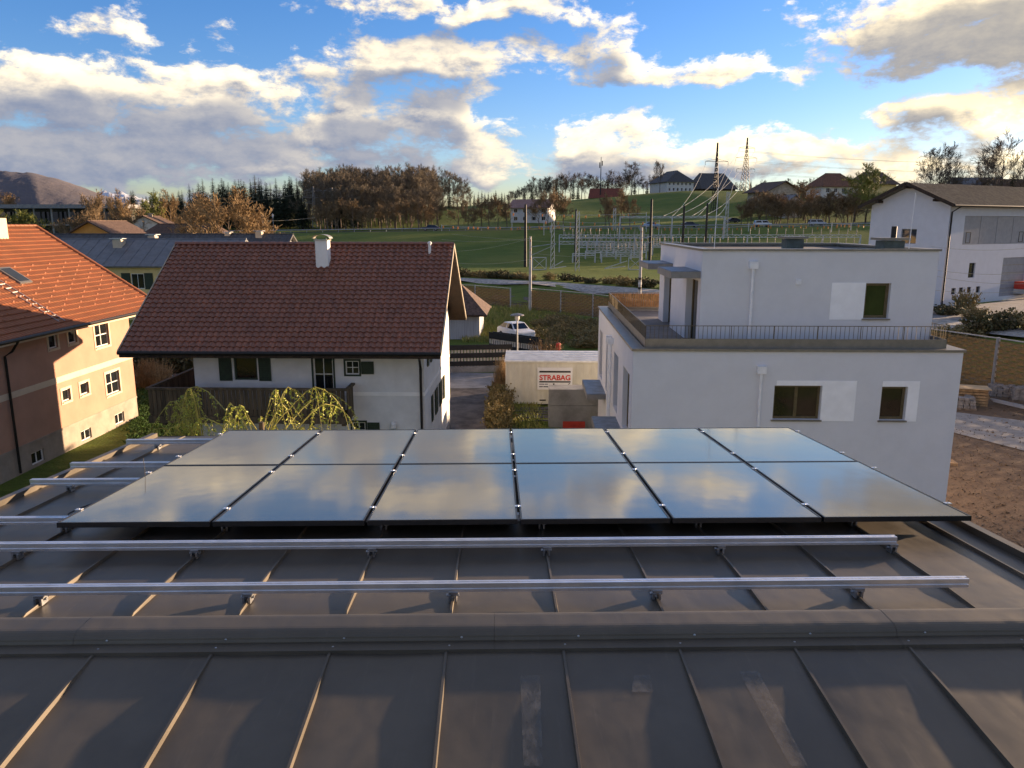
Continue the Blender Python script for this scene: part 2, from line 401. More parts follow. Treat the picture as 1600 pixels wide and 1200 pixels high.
# mounting rails
def zr(y): return rz_(y)+.062
ORD = ['first', 'second', 'third', 'fourth', 'fifth', 'sixth']
def rail(y, x0, x1, label, clamps):
    t = thing('mounting_rail', label, 'rail', (x0, y, zr(y)), 0, 'aluminium mounting rails on the metal roof')
    L = x1-x0; b = MB()
    b.box(0, L, -.02, .02, 0, .016); b.box(0, L, -.013, .02, .016, .026); b.box(0, L, -.02, .02, .026, .045)
    b.box(0, L, -.020, -.006, .045, .050); b.box(0, L, .006, .020, .045, .050)
    b.build('profile', alu, t)
    for xs_ in clamps:
        c = MB(); dz = -.062
        c.box(xs_-x0-.022, xs_-x0-.010, -.03, .03, dz+.006, dz+.045); c.box(xs_-x0+.010, xs_-x0+.022, -.03, .03, dz+.006, dz+.045)
        c.box(xs_-x0-.022, xs_-x0+.030, -.026, .026, dz+.045, dz+.0615)
        c.tube([(xs_-x0-.035, 0, dz+.035), (xs_-x0+.035, 0, dz+.035)], .008, 6)
        c.build('seam_clamp', alu_dull, t)
    return t
ev = seam_x[0::2]; od = seam_x[1::2]
rail(7.92, VL+.02, 3.285, 'aluminium rail farthest from the ridge, under the far panel row', ev)
rail(6.85, VL+.02, 3.285, 'aluminium rail under the near half of the far panel row', od)
rail(6.24, VL+.02, 3.285, 'aluminium rail under the far half of the near panel row', ev)
rail(5.16, VL+.02, 3.285, 'aluminium rail just under the front edge of the near panel row', od)
rail(4.61, VL+.02, 2.57, 'bare aluminium rail lying just in front of the solar panels', od)
rail(3.90, VL+.02, 2.60, 'bare aluminium rail nearest the ridge cap', [seam_x[i] for i in (2, 4, 6, 8, 10)])

# solar panels: two rows of six
def solar_mat():
    m = bpy.data.materials.new('solar_glass'); m.use_nodes = True; n = NT(m.node_tree); b = m.node_tree.nodes['Principled BSDF']
    o = n.n('ShaderNodeTexCoord').outputs['Object']; s = n.n('ShaderNodeSeparateXYZ', ins={0: o})
    def line(c, pitch, wd):
        f = n.m('ABSOLUTE', n.m('SUBTRACT', n.m('FRACT', n.m('DIVIDE', c, pitch)), .5)); return n.ramp(f, .5-wd, .5-wd*.4, 0, 1)
    l = n.m('MAXIMUM', line(s.outputs[0], .164, .012), line(s.outputs[1], .0815, .02))
    l2 = n.m('MAXIMUM', l, n.m('MULTIPLY', line(s.outputs[0], .0164, .06), .35))
    col = n.mix(l2, (.060, .060, .059, 1), (.105, .103, .098, 1)); m.node_tree.links.new(col, b.inputs['Base Color'])
    p = n.n('ShaderNodeNewGeometry').outputs['Position']; d = n.noise(p, 2.2, 5, .6)
    m.node_tree.links.new(n.ramp(d.outputs[0], .3, .75, .07, .11), b.inputs['Roughness'])
    b.inputs['Specular Tint'].default_value = (1, .92, .80, 1); b.inputs['IOR'].default_value = 3.2; b.inputs['Specular IOR Level'].default_value = .5
    wv = n.noise(n.v('MULTIPLY', p, (1, .6, 1)), 3.0, 2, .5); bp = n.n('ShaderNodeBump', ins={'Strength': 1, 'Distance': .0012, 'Height': wv.outputs[0]})
    m.node_tree.links.new(bp.outputs[0], b.inputs['Normal']); return m
solar = solar_mat(); frame_m = mat('black_frame', (.02, .02, .022), .35, .1, 10, metal=.5, spec=.5)
PW, PL, PXG, PYG, FT = 1.008, 1.64, .019, .012, .035
fm = MB(); fw = .012
for (x0, x1, y0, y1) in ((0, PW, 0, fw), (0, PW, PL-fw, PL), (0, fw, fw, PL-fw), (PW-fw, PW, fw, PL-fw)): fm.box(x0, x1, y0, y1, -FT, 0)
fme = fm.mesh('frame', frame_m); gme = MB().box(fw, PW-fw, fw, PL-fw, -.008, -.0025).mesh('glass', solar)
back = MB().box(fw, PW-fw, fw, PL-fw, -.011, -.0085).mesh('backsheet', frame_m)
clampm = MB().box(-.022, .022, -.018, .018, -.002, .004).lathe([(.006, .004), (.006, .009)], n=6).mesh('panel_clamp', alu)
ROWN = ['near', 'far']
for r_ in range(2):
    y0 = 4.858+r_*(PL+PYG)
    for c_ in range(6):
        x0 = -2.93+c_*(PW+PXG)
        t = thing('solar_panel', f'{ORD[c_]} solar panel from the left in the {ROWN[r_]} row', 'solar panel', (x0, y0, rz_(y0)+.165), 0, 'black solar panels in two rows')
        t.rotation_euler = (-math.atan(TS)+rnd.uniform(-.0015, .0015), rnd.uniform(-.0015, .0015), 0)
        put('frame', fme, t); put('glass', gme, t); put('backsheet', back, t)
        for ry in ((5.16, 6.24) if r_ == 0 else (6.85, 7.92)):
            put('panel_clamp', clampm, t, (PW+PXG/2 if c_ < 5 else PW+.012, ry-y0, .001))
            if c_ == 0: put('panel_clamp', clampm, t, (-.012, ry-y0, .001))
def on_roof(px, py, h=.02):
    r = ray(px, py); k = RZ+TS*RY+h; t = (k-CAM_Z)/(r.z+TS*r.y); return Vector((0, 0, CAM_Z))+r*t
cb = [on_roof(x, y) for x, y in ((300, 742), (262, 752), (225, 760), (165, 780), (122, 795), (106, 803), (108, 810), (122, 812), (150, 806))]
black_rub = mat('black_rubber', (.015, .015, .015), .6, .1, 8)
tag(MB().tube(cb, .006, 6).build('cable', black_rub, smooth=True), 'black cable looped on the metal roof left of the panels', 'cable')
pv = on_roof(229, 770, .01)
tag(MB().tube([pv, pv+Vector((.004, 0, .14)), pv+Vector((-.004, .01, .30))], .0022, 5).build('wire', black_rub), 'thin black wire sticking up at the left edge of the panels', 'wire')
# ---------------------------------------------------------------- building helpers
VR_ = R(-2.6)   # the village streets run 2.6 degrees off our roof
def wall(parent, L, H, ops, m, loc=(0, 0, 0), rz=0, rec=.16, z0=0.0, gable=None, name='wall'):
    """wall in its own frame: x along 0..L, z up, outside is -y; ops = openings (x0, x1, z0, z1) with reveals; gable = list of (x, z) above H"""
    b = MB(); X = sorted({0, L}|{o[0] for o in ops}|{o[1] for o in ops}); Z = sorted({z0, H}|{o[2] for o in ops}|{o[3] for o in ops})
    for i in range(len(X)-1):
        for j in range(len(Z)-1):
            cx, cz = (X[i]+X[i+1])/2, (Z[j]+Z[j+1])/2
            if not any(o[0] < cx < o[1] and o[2] < cz < o[3] for o in ops): b.quad((X[i], 0, Z[j]), (X[i+1], 0, Z[j]), (X[i+1], 0, Z[j+1]), (X[i], 0, Z[j+1]))
    for (x0, x1, a, c) in ops:
        b.quad((x0, 0, a), (x0, 0, c), (x0, rec, c), (x0, rec, a)); b.quad((x1, 0, c), (x1, 0, a), (x1, rec, a), (x1, rec, c))
        b.quad((x0, 0, c), (x1, 0, c), (x1, rec, c), (x0, rec, c)); b.quad((x1, 0, a), (x0, 0, a), (x0, rec, a), (x1, rec, a))
    if gable:
        pts = [(0, 0, H)]+[(x, 0, z) for x, z in gable]+[(L, 0, H)]; i = len(b.v); b.v += pts; b.f.append(tuple(range(i+len(pts)-1, i-1, -1)))
    return b.build(name, m, parent, loc, rz)
wframe = mat('window_white', (.72, .71, .68), .5, .06, 5); wdark = glass('window_glass'); brz = mat('bronze_frame', (.15, .115, .06), .4, .12, 6, metal=.3)
green_p = mat('green_paint', (.018, .035, .016), .55, .2, 6); dark_wood = mat('dark_wood', (.045, .028, .018), .7, .3, 5, .004, 40, stretch=(1, 1, .1))
wdark_frame = mat('dark_frame', (.03, .025, .02), .5, .2, 6)
def window(parent, op, loc=(0, 0, 0), rz=0, rec=.16, fm_=None, nx=1, nz=1, fw=.06, gm=None, panes=True, name='window', sill=None, mull=.045):
    x0, x1, z0, z1 = op; fm_ = fm_ or wframe; b = MB(); y0, y1 = rec-.07, rec-.005
    b.box(x0, x0+fw, y0, y1, z0, z1).box(x1-fw, x1, y0, y1, z0, z1).box(x0+fw, x1-fw, y0, y1, z0, z0+fw).box(x0+fw, x1-fw, y0, y1, z1-fw, z1)
    ix0, ix1, iz0, iz1 = x0+fw, x1-fw, z0+fw, z1-fw; dx, dz = (ix1-ix0)/nx, (iz1-iz0)/nz
    for k in range(1, nx): b.box(ix0+dx*k-mull/2, ix0+dx*k+mull/2, y0+.008, y1-.005, iz0, iz1)
    for k in range(1, nz): b.box(ix0, ix1, y0+.014, y1-.008, iz0+dz*k-mull/2, iz0+dz*k+mull/2)
    o = b.build(name, fm_, parent, loc, rz)
    for i in range(nx if panes else 1):
        for j in range(nz if panes else 1):
            ax0, ax1, az0, az1 = (ix0+dx*i, ix0+dx*(i+1), iz0+dz*j, iz0+dz*(j+1)) if panes else (ix0, ix1, iz0, iz1)
            MB().box(ax0, ax1, y1-.03, y1-.02, az0, az1).build('pane', gm or wdark, o)
    if sill: MB().box(x0-.05, x1+.05, -.07, rec-.075, z0-.05, z0-.003).build('sill', sill, o)
    return o
def trim(parent, op, m, loc, rz, w_=.1, d=.02):
    x0, x1, z0, z1 = op
    return MB().box(x0-w_, x0, -d, .004, z0-w_, z1+w_).box(x1, x1+w_, -d, .004, z0-w_, z1+w_).box(x0, x1, -d, .004, z1, z1+w_).box(x0, x1, -d, .004, z0-w_, z0).build('window_surround', m, parent, loc, rz)
def pipe(parent, pts, r, m, name='downpipe', n=8): return MB().tube(pts, r, n).build(name, m, parent, smooth=False)
def tile_geo(w_, l, amp, n=6, lip=.03):
    """one pantile: rolled profile across, tail lip; x across, y up the slope, z out"""
    v, f = [], []
    for k in range(n+1):
        t = k/n; x = w_*t*1.04; z = amp*(.5-.5*math.cos(2*math.pi*min(1, t*1.0)))if t < .62 else amp*.5*(1-math.cos(2*math.pi*t))
        v += [(x, 0, z+lip), (x, l*1.06, z), (x, 0, z)]
    for k in range(n):
        a = 3*k; f += [(a, a+3, a+4, a+1), (a+2, a+5, a+3, a)]
    return v, f
def tiled_slope(parent, o, ux, uy, un, W, L, tw, tl, amp, m, keep=0, jit=.004, seed=1, amp_lip=.03):
    """cover W x L with pantiles from origin o (eave corner); keep = tiles built singly, nearest the eave first; the rest one mesh"""
    rd = random.Random(seed); nc, nr = int(round(W/tw)), int(round(L/tl)); tw, tl = W/nc, L/nr
    v, f = tile_geo(tw, tl, amp, lip=amp_lip); me = None; big = MB(); cnt = 0
    rotm = Matrix((ux, uy, un)).transposed(); eul = rotm.to_euler()
    for r in range(nr):
        for c in range(nc):
            p = o+ux*(c*tw)+uy*(r*tl+rd.uniform(-jit, jit))+un*rd.uniform(0, jit)
            if cnt < keep:
                if me is None: q = MB(); q.v, q.f = v, f; me = q.mesh('roof_tile', m)
                put('roof_tile', me, parent, p, rot=eul); cnt += 1
            else:
                i = len(big.v); big.v += [tuple(p+ux*a+uy*b_+un*(c_+rd.uniform(-.001, .001))) for a, b_, c_ in v]; big.f += [tuple(i+k for k in q) for q in f]
    struct(big.build('roof_tiles', m, parent), 'stuff')
def ridge_tiles(parent, a, b_, r, m, n=None, name='ridge_tile'):
    a, b_ = Vector(a), Vector(b_); L = (b_-a).length; n = n or int(L/.36); t = (b_-a).normalized(); u = t.cross(Vector((0, 0, 1))).normalized(); up = u.cross(t)
    q = MB(); S_ = 6
    for e, rr in ((0, r*1.08), (L/n*1.03, r*.95)):
        for k in range(S_+1): an = math.pi*k/S_; q.v.append(tuple(t*e+u*(rr*math.cos(an))+up*(rr*math.sin(an)*.8)))
    for k in range(S_): q.f.append((k, k+1, k+S_+2, k+S_+1))
    me = q.mesh(name, m)
    for k in range(n): put(name, me, parent, a+t*(L/n*k))

# ---------------------------------------------------------------- brown-roofed house
brown_tile = mat('brown_tile', (.27, .098, .052), .42, .35, 5.5, .004, 60, var2=.4, spec=.6, stretch=(1.5, .3, .3), col2=(.145, .055, .032))
plaster = mat('plaster_white', (.66, .65, .63), .9, .05, 1.2, .004, 50); plaster_warm = mat('band_white', (.82, .80, .76), .9, .04, 1.5)
wood_soffit = mat('soffit_wood', (.022, .012, .007), .8, .25, 4, .004, 30, stretch=(1, .2, 1)); dark_metal = mat('dark_metal', (.025, .022, .02), .45, .15, 6, metal=.4)
hb = pt(663, 600, 29.0); ax = Vector((math.cos(VR_), math.sin(VR_), 0)); HW, HD = 8.75, 8.8
ho = Vector((hb.x, hb.y, 0))-ax*HW
house = thing('brown_roofed_house', 'white house with brown pantile roof, green shutters and dark wooden balcony', 'house', ho, VR_)
EV, RG, OVF, OVL, OVR, RYC = 5.45, 9.17, .95, 2.3, .75, 4.4
fo = [(1.53, 2.42, 4.2, 5.2), (4.56, 5.31, 3.1, 5.12), (5.79, 6.30, 4.44, 4.96), (5.95, 6.45, 1.95, 2.58), (1.3, 2.4, 1.0, 2.2)]
wall(house, HW, 5.80, fo, plaster, rec=.14)
window(house, fo[0], rec=.14, fm_=green_p, nx=1, nz=1, fw=.07, gm=glass('window_dusk', (.03, .018, .012), .06))
window(house, fo[1], rec=.14, fm_=wframe, nx=2, nz=3, fw=.045, name='balcony_door', mull=.028)
MB().box(4.50, 5.37, -.015, .003, 5.12, 5.19).box(4.49, 4.56, -.015, .003, 3.1, 5.12).box(5.31, 5.38, -.015, .003, 3.1, 5.12).build('door_surround', green_p, house)
for o_, n_ in ((fo[2], 2), (fo[3], 2)):
    window(house, o_, rec=.10, nx=n_, nz=2, fw=.035, mull=.025)
    trim(house, o_, green_p, (0, 0, 0), 0, .07, .02)
window(house, fo[4], rec=.14, nx=2, nz=1)
def shutter(x0, x1, z0, z1, loc=(0, 0, 0), rz=0):
    b = MB().box(x0, x1, -.055, -.02, z0, z1); n_ = max(3, int((z1-z0)/.09))
    for k in range(n_): zz = z0+.05+(z1-z0-.1)*k/n_; b.box(x0+.05, x1-.05, -.062, -.0555, zz, zz+.05)
    return b.build('shutter', green_p, house, loc, rz)
shutter(.98, 1.46, 4.18, 5.20); shutter(2.49, 2.95, 4.18, 5.20); shutter(6.39, 6.86, 4.46, 4.94); shutter(6.54, 7.0, 1.95, 2.58)
MB().box(5.6, HW+.012, -.018, .002, 3.62, 3.76).build('string_course', plaster_warm, house)
gops = [(2.2, 2.9, 2.15, 3.2), (3.7, 4.4, 2.15, 3.2), (5.2, 5.9, 2.15, 3.2), (1.2, 1.7, 4.6, 5.3)]
GT = lambda y: RG-.30-abs(y-RYC)*(RG-EV)/(RYC+OVF)
wall(house, HD, GT(0), gops, plaster, (HW, 0, 0), R(90), .12, gable=[(RYC, GT(RYC)), (HD, GT(HD))])
for o_ in gops:
    window(house, o_, (HW, 0, 0), R(90), .12, nx=2, nz=2, fw=.05); shutter(o_[0]-.42, o_[0]-.03, o_[2], o_[3], (HW, 0, 0), R(90)); shutter(o_[1]+.03, o_[1]+.42, o_[2], o_[3], (HW, 0, 0), R(90))
MB().box(0, HD, -.018, .002, 3.62, 3.76).build('string_course', plaster_warm, house, (HW, 0, 0), R(90))
wall(house, HD, GT(0), [], plaster, (0, HD, 0), R(-90), gable=[(RYC, GT(RYC)), (HD, GT(HD))])
wall(house, HW, 5.8, [], plaster, (HW, HD, 0), R(180))
MB().box(-.03, HW+.03, -.03, HD+.03, 0, .5).build('plinth', mat('plinth_grey', (.30, .29, .28), .9, .1, 2), house)
XL, XR = -OVL, HW+OVR; YB = 2*RYC+OVF
MB().slab((XL, -OVF, EV-.05), (XR, -OVF, EV-.05), (XR, RYC, RG-.05), (XL, RYC, RG-.05), .10).slab((XR, YB, EV-.05), (XL, YB, EV-.05), (XL, RYC, RG-.05), (XR, RYC, RG-.05), .10).build('roof_deck', wood_soffit, house)
un = Vector((0, -(RG-EV), RYC+OVF)).normalized(); uy = Vector((0, RYC+OVF, RG-EV)).normalized(); SL = math.hypot(RYC+OVF, RG-EV)
tiled_slope(house, Vector((XL, -OVF-.03, EV-.045)), Vector((1, 0, 0)), uy, un, XR-XL, SL, .245, .275, .062, brown_tile, keep=294, amp_lip=.042)
un2 = Vector((0, RG-EV, RYC+OVF)).normalized(); uy2 = Vector((0, -(RYC+OVF), RG-EV)).normalized()
MB().slab((XR, YB, EV), (XL, YB, EV), (XL, RYC, RG), (XR, RYC, RG), .045).build('rear_roof', brown_tile, house)
ridge_tiles(house, (XL, RYC, RG+.0), (XR, RYC, RG+.0), .12, brown_tile)
for xx in (XL-.03, XR+.0):   # barge boards and verge caps
    for (ya, za, yb, zb) in ((-OVF-.05, EV, RYC, RG), (YB, EV, RYC, RG)):
        MB().hexa([(xx, ya, za-.12), (xx+.035, ya, za-.12), (xx+.035, yb, zb-.12), (xx, yb, zb-.12), (xx, ya, za+.045), (xx+.035, ya, za+.045), (xx+.035, yb, zb+.045), (xx, yb, zb+.045)]).build('barge_board', mat('barge_cream', (.42, .36, .27), .6, .15, 3), house)
MB().tube([(XL, -OVF-.09, EV-.05), (XR, -OVF-.09, EV-.05)], .075, 8).build('gutter', dark_metal, house)
MB().box(XL, XR, -OVF-.015, -OVF+.02, EV-.24, EV-.09).build('fascia', dark_wood, house)
pipe(house, [(HW-.05, -OVF-.09, EV-.06), (HW-.09, -.5, EV-.35), (HW-.12, -.09, EV-.75), (HW-.12, -.09, .1)], .05, dark_metal)
for k in range(11): MB().box(XL+.3+1.12*k, XL+.42+1.12*k, -OVF+.03, .2, EV-.20, EV-.02).build('rafter_end', dark_wood, house)
ch = MB().box(4.01, 4.51, 3.05, 3.5, 7.9, 9.36).build('chimney', plaster_warm, house)
hood = MB()
for k in range(9):
    a = math.pi*k/8
    for y in (3.0, 3.55): hood.v.append((4.26-.36*math.cos(a), y, 9.42+.17*math.sin(a)))
    if k: q = 2*k; hood.f.append((q-2, q, q+1, q-1))
hood.box(4.03, 4.07, 3.07, 3.11, 9.36, 9.45).box(4.45, 4.49, 3.07, 3.11, 9.36, 9.45).box(3.97, 4.55, 3.01, 3.54, 9.345, 9.375)
hood.build('chimney_hood', mat('galvanised', (.45, .43, .38), .45, .15, 5, metal=.7), ch)
MB().box(3.93, 4.59, 2.9, 3.05, 8.02, 8.16).build('flashing', dark_metal, ch)
MB().tube([(8.55, 3.9, 8.6), (8.55, 3.9, 9.2)], .06, 8).lathe([(.09, 9.2), (.09, 9.25), (.03, 9.30)], (8.55, 3.9, 0), 8).build('vent_pipe', plaster_warm, house)
# wooden balcony wrapping the left corner
balc_w = mat('balcony_wood', (.115, .082, .045), .75, .3, 5, .004, 40, stretch=(1, 1, .1))
BZ, BT, BX0, BX1, BY = 3.05, 4.12, -1.3, 6.05, -1.05
MB().box(BX0, BX1, BY, -.01, BZ-.18, BZ).box(BX0, -.01, .0, 7.5, BZ-.18, BZ).build('balcony_floor', balc_w, house)
plank = MB().box(0, .135, 0, .025, BZ+.02, BT-.08).mesh('balcony_board', balc_w)
k = 0
while BX0+.155*k < BX1-.1: put('balcony_board', plank, house, (BX0+.155*k, BY-.02, 0)); k += 1
for k in range(50): put('balcony_board', plank, house, (BX0-.02, BY+.15+.155*k, 0), R(90))
for k in range(6): put('balcony_board', plank, house, (BX1, BY+.06+.155*k, 0), R(90))
MB().box(BX0-.07, BX1+.07, BY-.07, BY+.07, BT-.08, BT).box(BX0-.07, BX0+.07, BY+.07, 7.4, BT-.08, BT).box(BX1-.07, BX1+.07, BY+.07, 0, BT-.08, BT).build('balcony_rail', balc_w, house)
MB().box(BX0-.05, BX1+.05, BY-.06, BY-.021, BZ-.26, BZ+.0).build('balcony_beam', balc_w, house)
for x in (-.9, 1.8, 4.6, 5.8): MB().box(x, x+.14, BY+.02, 0, BZ-.36, BZ-.185).build('bracket', balc_w, house)
MB().lathe([(.05, 0), (.11, .05), (.12, .2), (.07, .27), (.02, .3)], (7.55, -.14, 2.35), 10).box(7.52, 7.58, -.08, .0, 2.45, 2.52).build('wall_lamp', wframe, house, smooth=False)

# ---------------------------------------------------------------- peach house with orange roof, far left
org_tile = mat('orange_tile', (.29, .118, .052), .65, .25, 7, .004, 60, col2=(.27, .085, .035), var2=.35)
peach = mat('peach_render', (.40, .235, .17), .92, .05, 1.0, .004, 55); cream = mat('cream_trim', (.58, .48, .36), .9, .04, 2); base_grey = mat('basement_render', (.32, .27, .22), .92, .10, 1.5, .005, 30)
oc = pt(207, 560, 40.0); OA = Vector((-math.sin(VR_), math.cos(VR_), 0)); OLn = 24.0
oo = Vector((oc.x, oc.y, 0))-OA*OLn
oh = thing('peach_house', 'peach rendered house with orange tiled roof and cream window surrounds', 'house', oo, VR_+R(90))
# local frame: x runs away from the camera along the lit wall, outside is -y (towards the right)
def ow(px): return OLn-40+40*(830-207)/(830-px)
def oz(px, py): d = 40*(830-207)/(830-px); return pt(px, py, d).z
ops = [(ow(153), ow(174.5), oz(163, 540), oz(163, 504)), (ow(162), ow(183.5), oz(172, 617), oz(172, 582)),
       (ow(81), ow(95), oz(88, 543), oz(88, 522)), (ow(112), ow(125), oz(118, 535), oz(118, 514)),
       (ow(92), ow(105), oz(98, 629), oz(98, 610)), (ow(121), ow(134.5), oz(128, 618), oz(128, 599)),
       (ow(114), ow(131), oz(122, 697), oz(122, 677)), (ow(170), ow(185), oz(177, 667), oz(177, 650)), (ow(32), ow(53), oz(43, 736), oz(43, 712))]
ops = [(a, b_, max(.12, c), d) for (a, b_, c, d) in ops]
EZ = 5.75
wall(oh, OLn, EZ, [o_ for o_ in ops[:6]], peach, rec=.14, z0=1.08)
wall(oh, OLn, 1.08, [(a, b_, c, min(d, .98)) for (a, b_, c, d) in ops[6:]], base_grey, rec=.14, name='basement_wall')
for i, o_ in enumerate(ops):
    o2 = (o_[0], o_[1], o_[2], min(o_[3], .98)) if i > 5 else o_
    window(oh, o2, rec=.14, nx=2 if i in (0, 1, 6, 7, 8) else 1, nz=2 if i in (0, 1) else 1, fw=.05, sill=cream if i < 6 else None)
    if i < 6: trim(oh, o2, cream, (0, 0, 0), 0, .11, .025)
zc = oz(203, 556)
MB().box(0, OLn+.02, -.02, .002, zc-.16, zc+.1).build('string_course', cream, oh)
MB().box(0, OLn+.02, -.022, .002, 1.04, 1.14).build('plinth_band', base_grey, oh)
OD = 11.6; ORZ = 9.85; OEV = 5.6; OOV = .65
OGT = lambda y: ORZ-.25-abs(y-OD/2)*(ORZ-OEV)/(OD/2+OOV)
wall(oh, OD, OGT(0), [], peach, (OLn, 0, 0), R(90), gable=[(OD/2, OGT(OD/2)), (OD, OGT(OD))])
wall(oh, OD, OGT(0), [], peach, (0, OD, 0), R(-90), gable=[(OD/2, OGT(OD/2)), (OD, OGT(OD))])
wall(oh, OLn, EZ, [], peach, (OLn, OD, 0), R(180))
OX0, OX1 = -.6, OLn+2.4; ou = Vector((0, OD/2+OOV, ORZ-OEV)).normalized(); on_ = Vector((0, -(ORZ-OEV), OD/2+OOV)).normalized(); OSL = math.hypot(OD/2+OOV, ORZ-OEV)
tiled_slope(oh, Vector((4.0, -OOV, OEV)), Vector((1, 0, 0)), ou, on_, OX1-4.0, OSL, .215, .335, .04, org_tile, seed=5, amp_lip=.045)
MB().slab((OX0, -OOV, OEV-.01), (OX1, -OOV, OEV-.01), (OX1, OD/2, ORZ-.01), (OX0, OD/2, ORZ-.01), .12).build('roof_deck', cream, oh)
MB().slab((OX1, OD+OOV, OEV), (OX0, OD+OOV, OEV), (OX0, OD/2, ORZ), (OX1, OD/2, ORZ), .12).build('rear_roof', org_tile, oh)
ridge_tiles(oh, (4, OD/2, ORZ+.03), (OX1, OD/2, ORZ+.03), .13, org_tile)
ridge_tiles(oh, (OX1-.05, -OOV, OEV+.06), (OX1-.05, OD/2, ORZ+.06), .11, org_tile, name='verge_tile')
MB().tube([(OX0, -OOV-.08, OEV-.03), (OX1, -OOV-.08, OEV-.03)], .08, 8).build('gutter', dark_metal, oh)
MB().box(OX0, OX1, -OOV+.02, -.003, OEV-.20, OEV-.13).build('soffit', cream, oh)
def oroof(px, py, h=.05):
    """a point on the orange slope in local coordinates"""
    Mi = (Matrix.Translation(oo) @ Matrix.Rotation(VR_+R(90), 4, 'Z')).inverted(); a = Mi @ Vector((0, 0, CAM_Z)); d = (Mi.to_3x3() @ ray(px, py))
    q = Vector((0, -OOV, OEV)); t = ((q-a).dot(on_)+h)/d.dot(on_); return a+d*t
p0, p1_ = oroof(97, 502), oroof(2, 446); lad = MB(); pe_ = Vector((p0.x, p0.y, p0.z)); top = pe_+ou*4.6
for s_ in (-.2, .2): lad.bar(pe_+Vector((s_, 0, 0)), top+Vector((s_, 0, 0)), .04)
for k in range(15): c0 = pe_.lerp(top, (k+.5)/15); lad.bar(c0-Vector((.2, 0, 0)), c0+Vector((.2, 0, 0)), .03)
lad.build('roof_ladder', alu_dull, oh)
sk = oroof(22, 432, .03); skf = MB().slab(sk-ou*.6-Vector((.42, 0, 0)), sk-ou*.6+Vector((.42, 0, 0)), sk+ou*.6+Vector((.42, 0, 0)), sk+ou*.6-Vector((.42, 0, 0)), .12).build('skylight', mat('skylight_frame', (.20, .19, .18), .5, .1, 4, metal=.4), oh)
skf.location = on_*.10
MB().slab(sk-ou*.5-Vector((.33, 0, 0)), sk-ou*.5+Vector((.33, 0, 0)), sk+ou*.5+Vector((.33, 0, 0)), sk+ou*.5-Vector((.33, 0, 0)), .02).build('pane', wdark, skf, on_*.014)
sg = MB().box(-.045, .045, -.02, .02, -.03, .055).mesh('snow_guard', org_tile)
rr_ = random.Random(8)
for r in range(3, 14):
    for k in range(10): put('snow_guard', sg, oh, Vector((13+1.3*k+(.65 if r % 2 else 0), -OOV, OEV))+ou*(.335*r+.05)+on_*.05)
cp = oroof(3, 372, 0); MB().box(cp.x-.35, cp.x+.35, cp.y-.1, cp.y+.5, cp.z-.4, cp.z+.95).build('chimney', cream, oh)
pipe(oh, [(ow(8), -OOV-.08, OEV-.08), (ow(9), -.4, OEV-.5), (ow(9), -.08, OEV-.7), (ow(9), -.08, .1)], .05, dark_metal)

# ---------------------------------------------------------------- modern white building
wr = mat('modern_render', (.66, .67, .71), .9, .02, 1.4, .002, 70, var2=.02); wpan = mat('white_panel', (.90, .91, .94), .5, .03, 2); copg = mat('coping_metal', (.26, .235, .20), .4, .08, 4, metal=.5)
pipe_w = mat('pipe_white', (.80, .81, .84), .45, .05, 4); canopy_m = mat('canopy_zinc', (.17, .21, .27), .5, .15, 3, metal=.3); canopy_e = mat('canopy_edge', (.24, .23, .22), .6, .08, 3)
wo_ = pt(990, 543, 25.0); WO = Vector((wo_.x, wo_.y, 0)); WW, WD, WH = 10.6, 13.2, 5.95
wb = thing('modern_white_building', 'white flat roofed building with setback top storey and terrace railing', 'building', WO, VR_)
F1, F2 = (4.64, 6.18, 3.68, 4.82), (8.12, 8.95, 3.68, 4.80)
wall(wb, WW, WH, [F1, F2], wr, rec=.22)
room = glass('window_dim', (.035, .028, .018), .05)
window(wb, F1, rec=.22, fm_=brz, nx=2, nz=1, fw=.075, gm=room, sill=copg, mull=.10); window(wb, F2, rec=.22, fm_=brz, nx=1, fw=.085, gm=room, sill=copg)
MB().box(4.70, 7.29, -.012, .003, 4.83, 4.99).box(6.20, 7.29, -.012, .003, 3.64, 4.83).build('shutter_panel', wpan, wb); MB().box(8.13, 9.32, -.012, .003, 4.81, 4.99).box(8.96, 9.32, -.012, .003, 3.64, 4.81).build('shutter_panel', wpan, wb)
LO = [(WD-2.6, WD-.8, 2.75, 5.0), (WD-5.8, WD-4.2, 2.75, 5.0), (WD-9.0, WD-7.6, 2.75, 5.0), (WD-12.4, WD-10.9, 2.75, 5.0)]
wall(wb, WD, WH, LO, wr, (0, WD, 0), R(-90), rec=.25)
for o_ in LO: window(wb, o_, (0, WD, 0), R(-90), .25, fm_=brz, nx=2, fw=.07, gm=room)
wall(wb, WD, WH, [], wr, (WW, 0, 0), R(90)); wall(wb, WW, WH, [], wr, (WW, WD, 0), R(180))
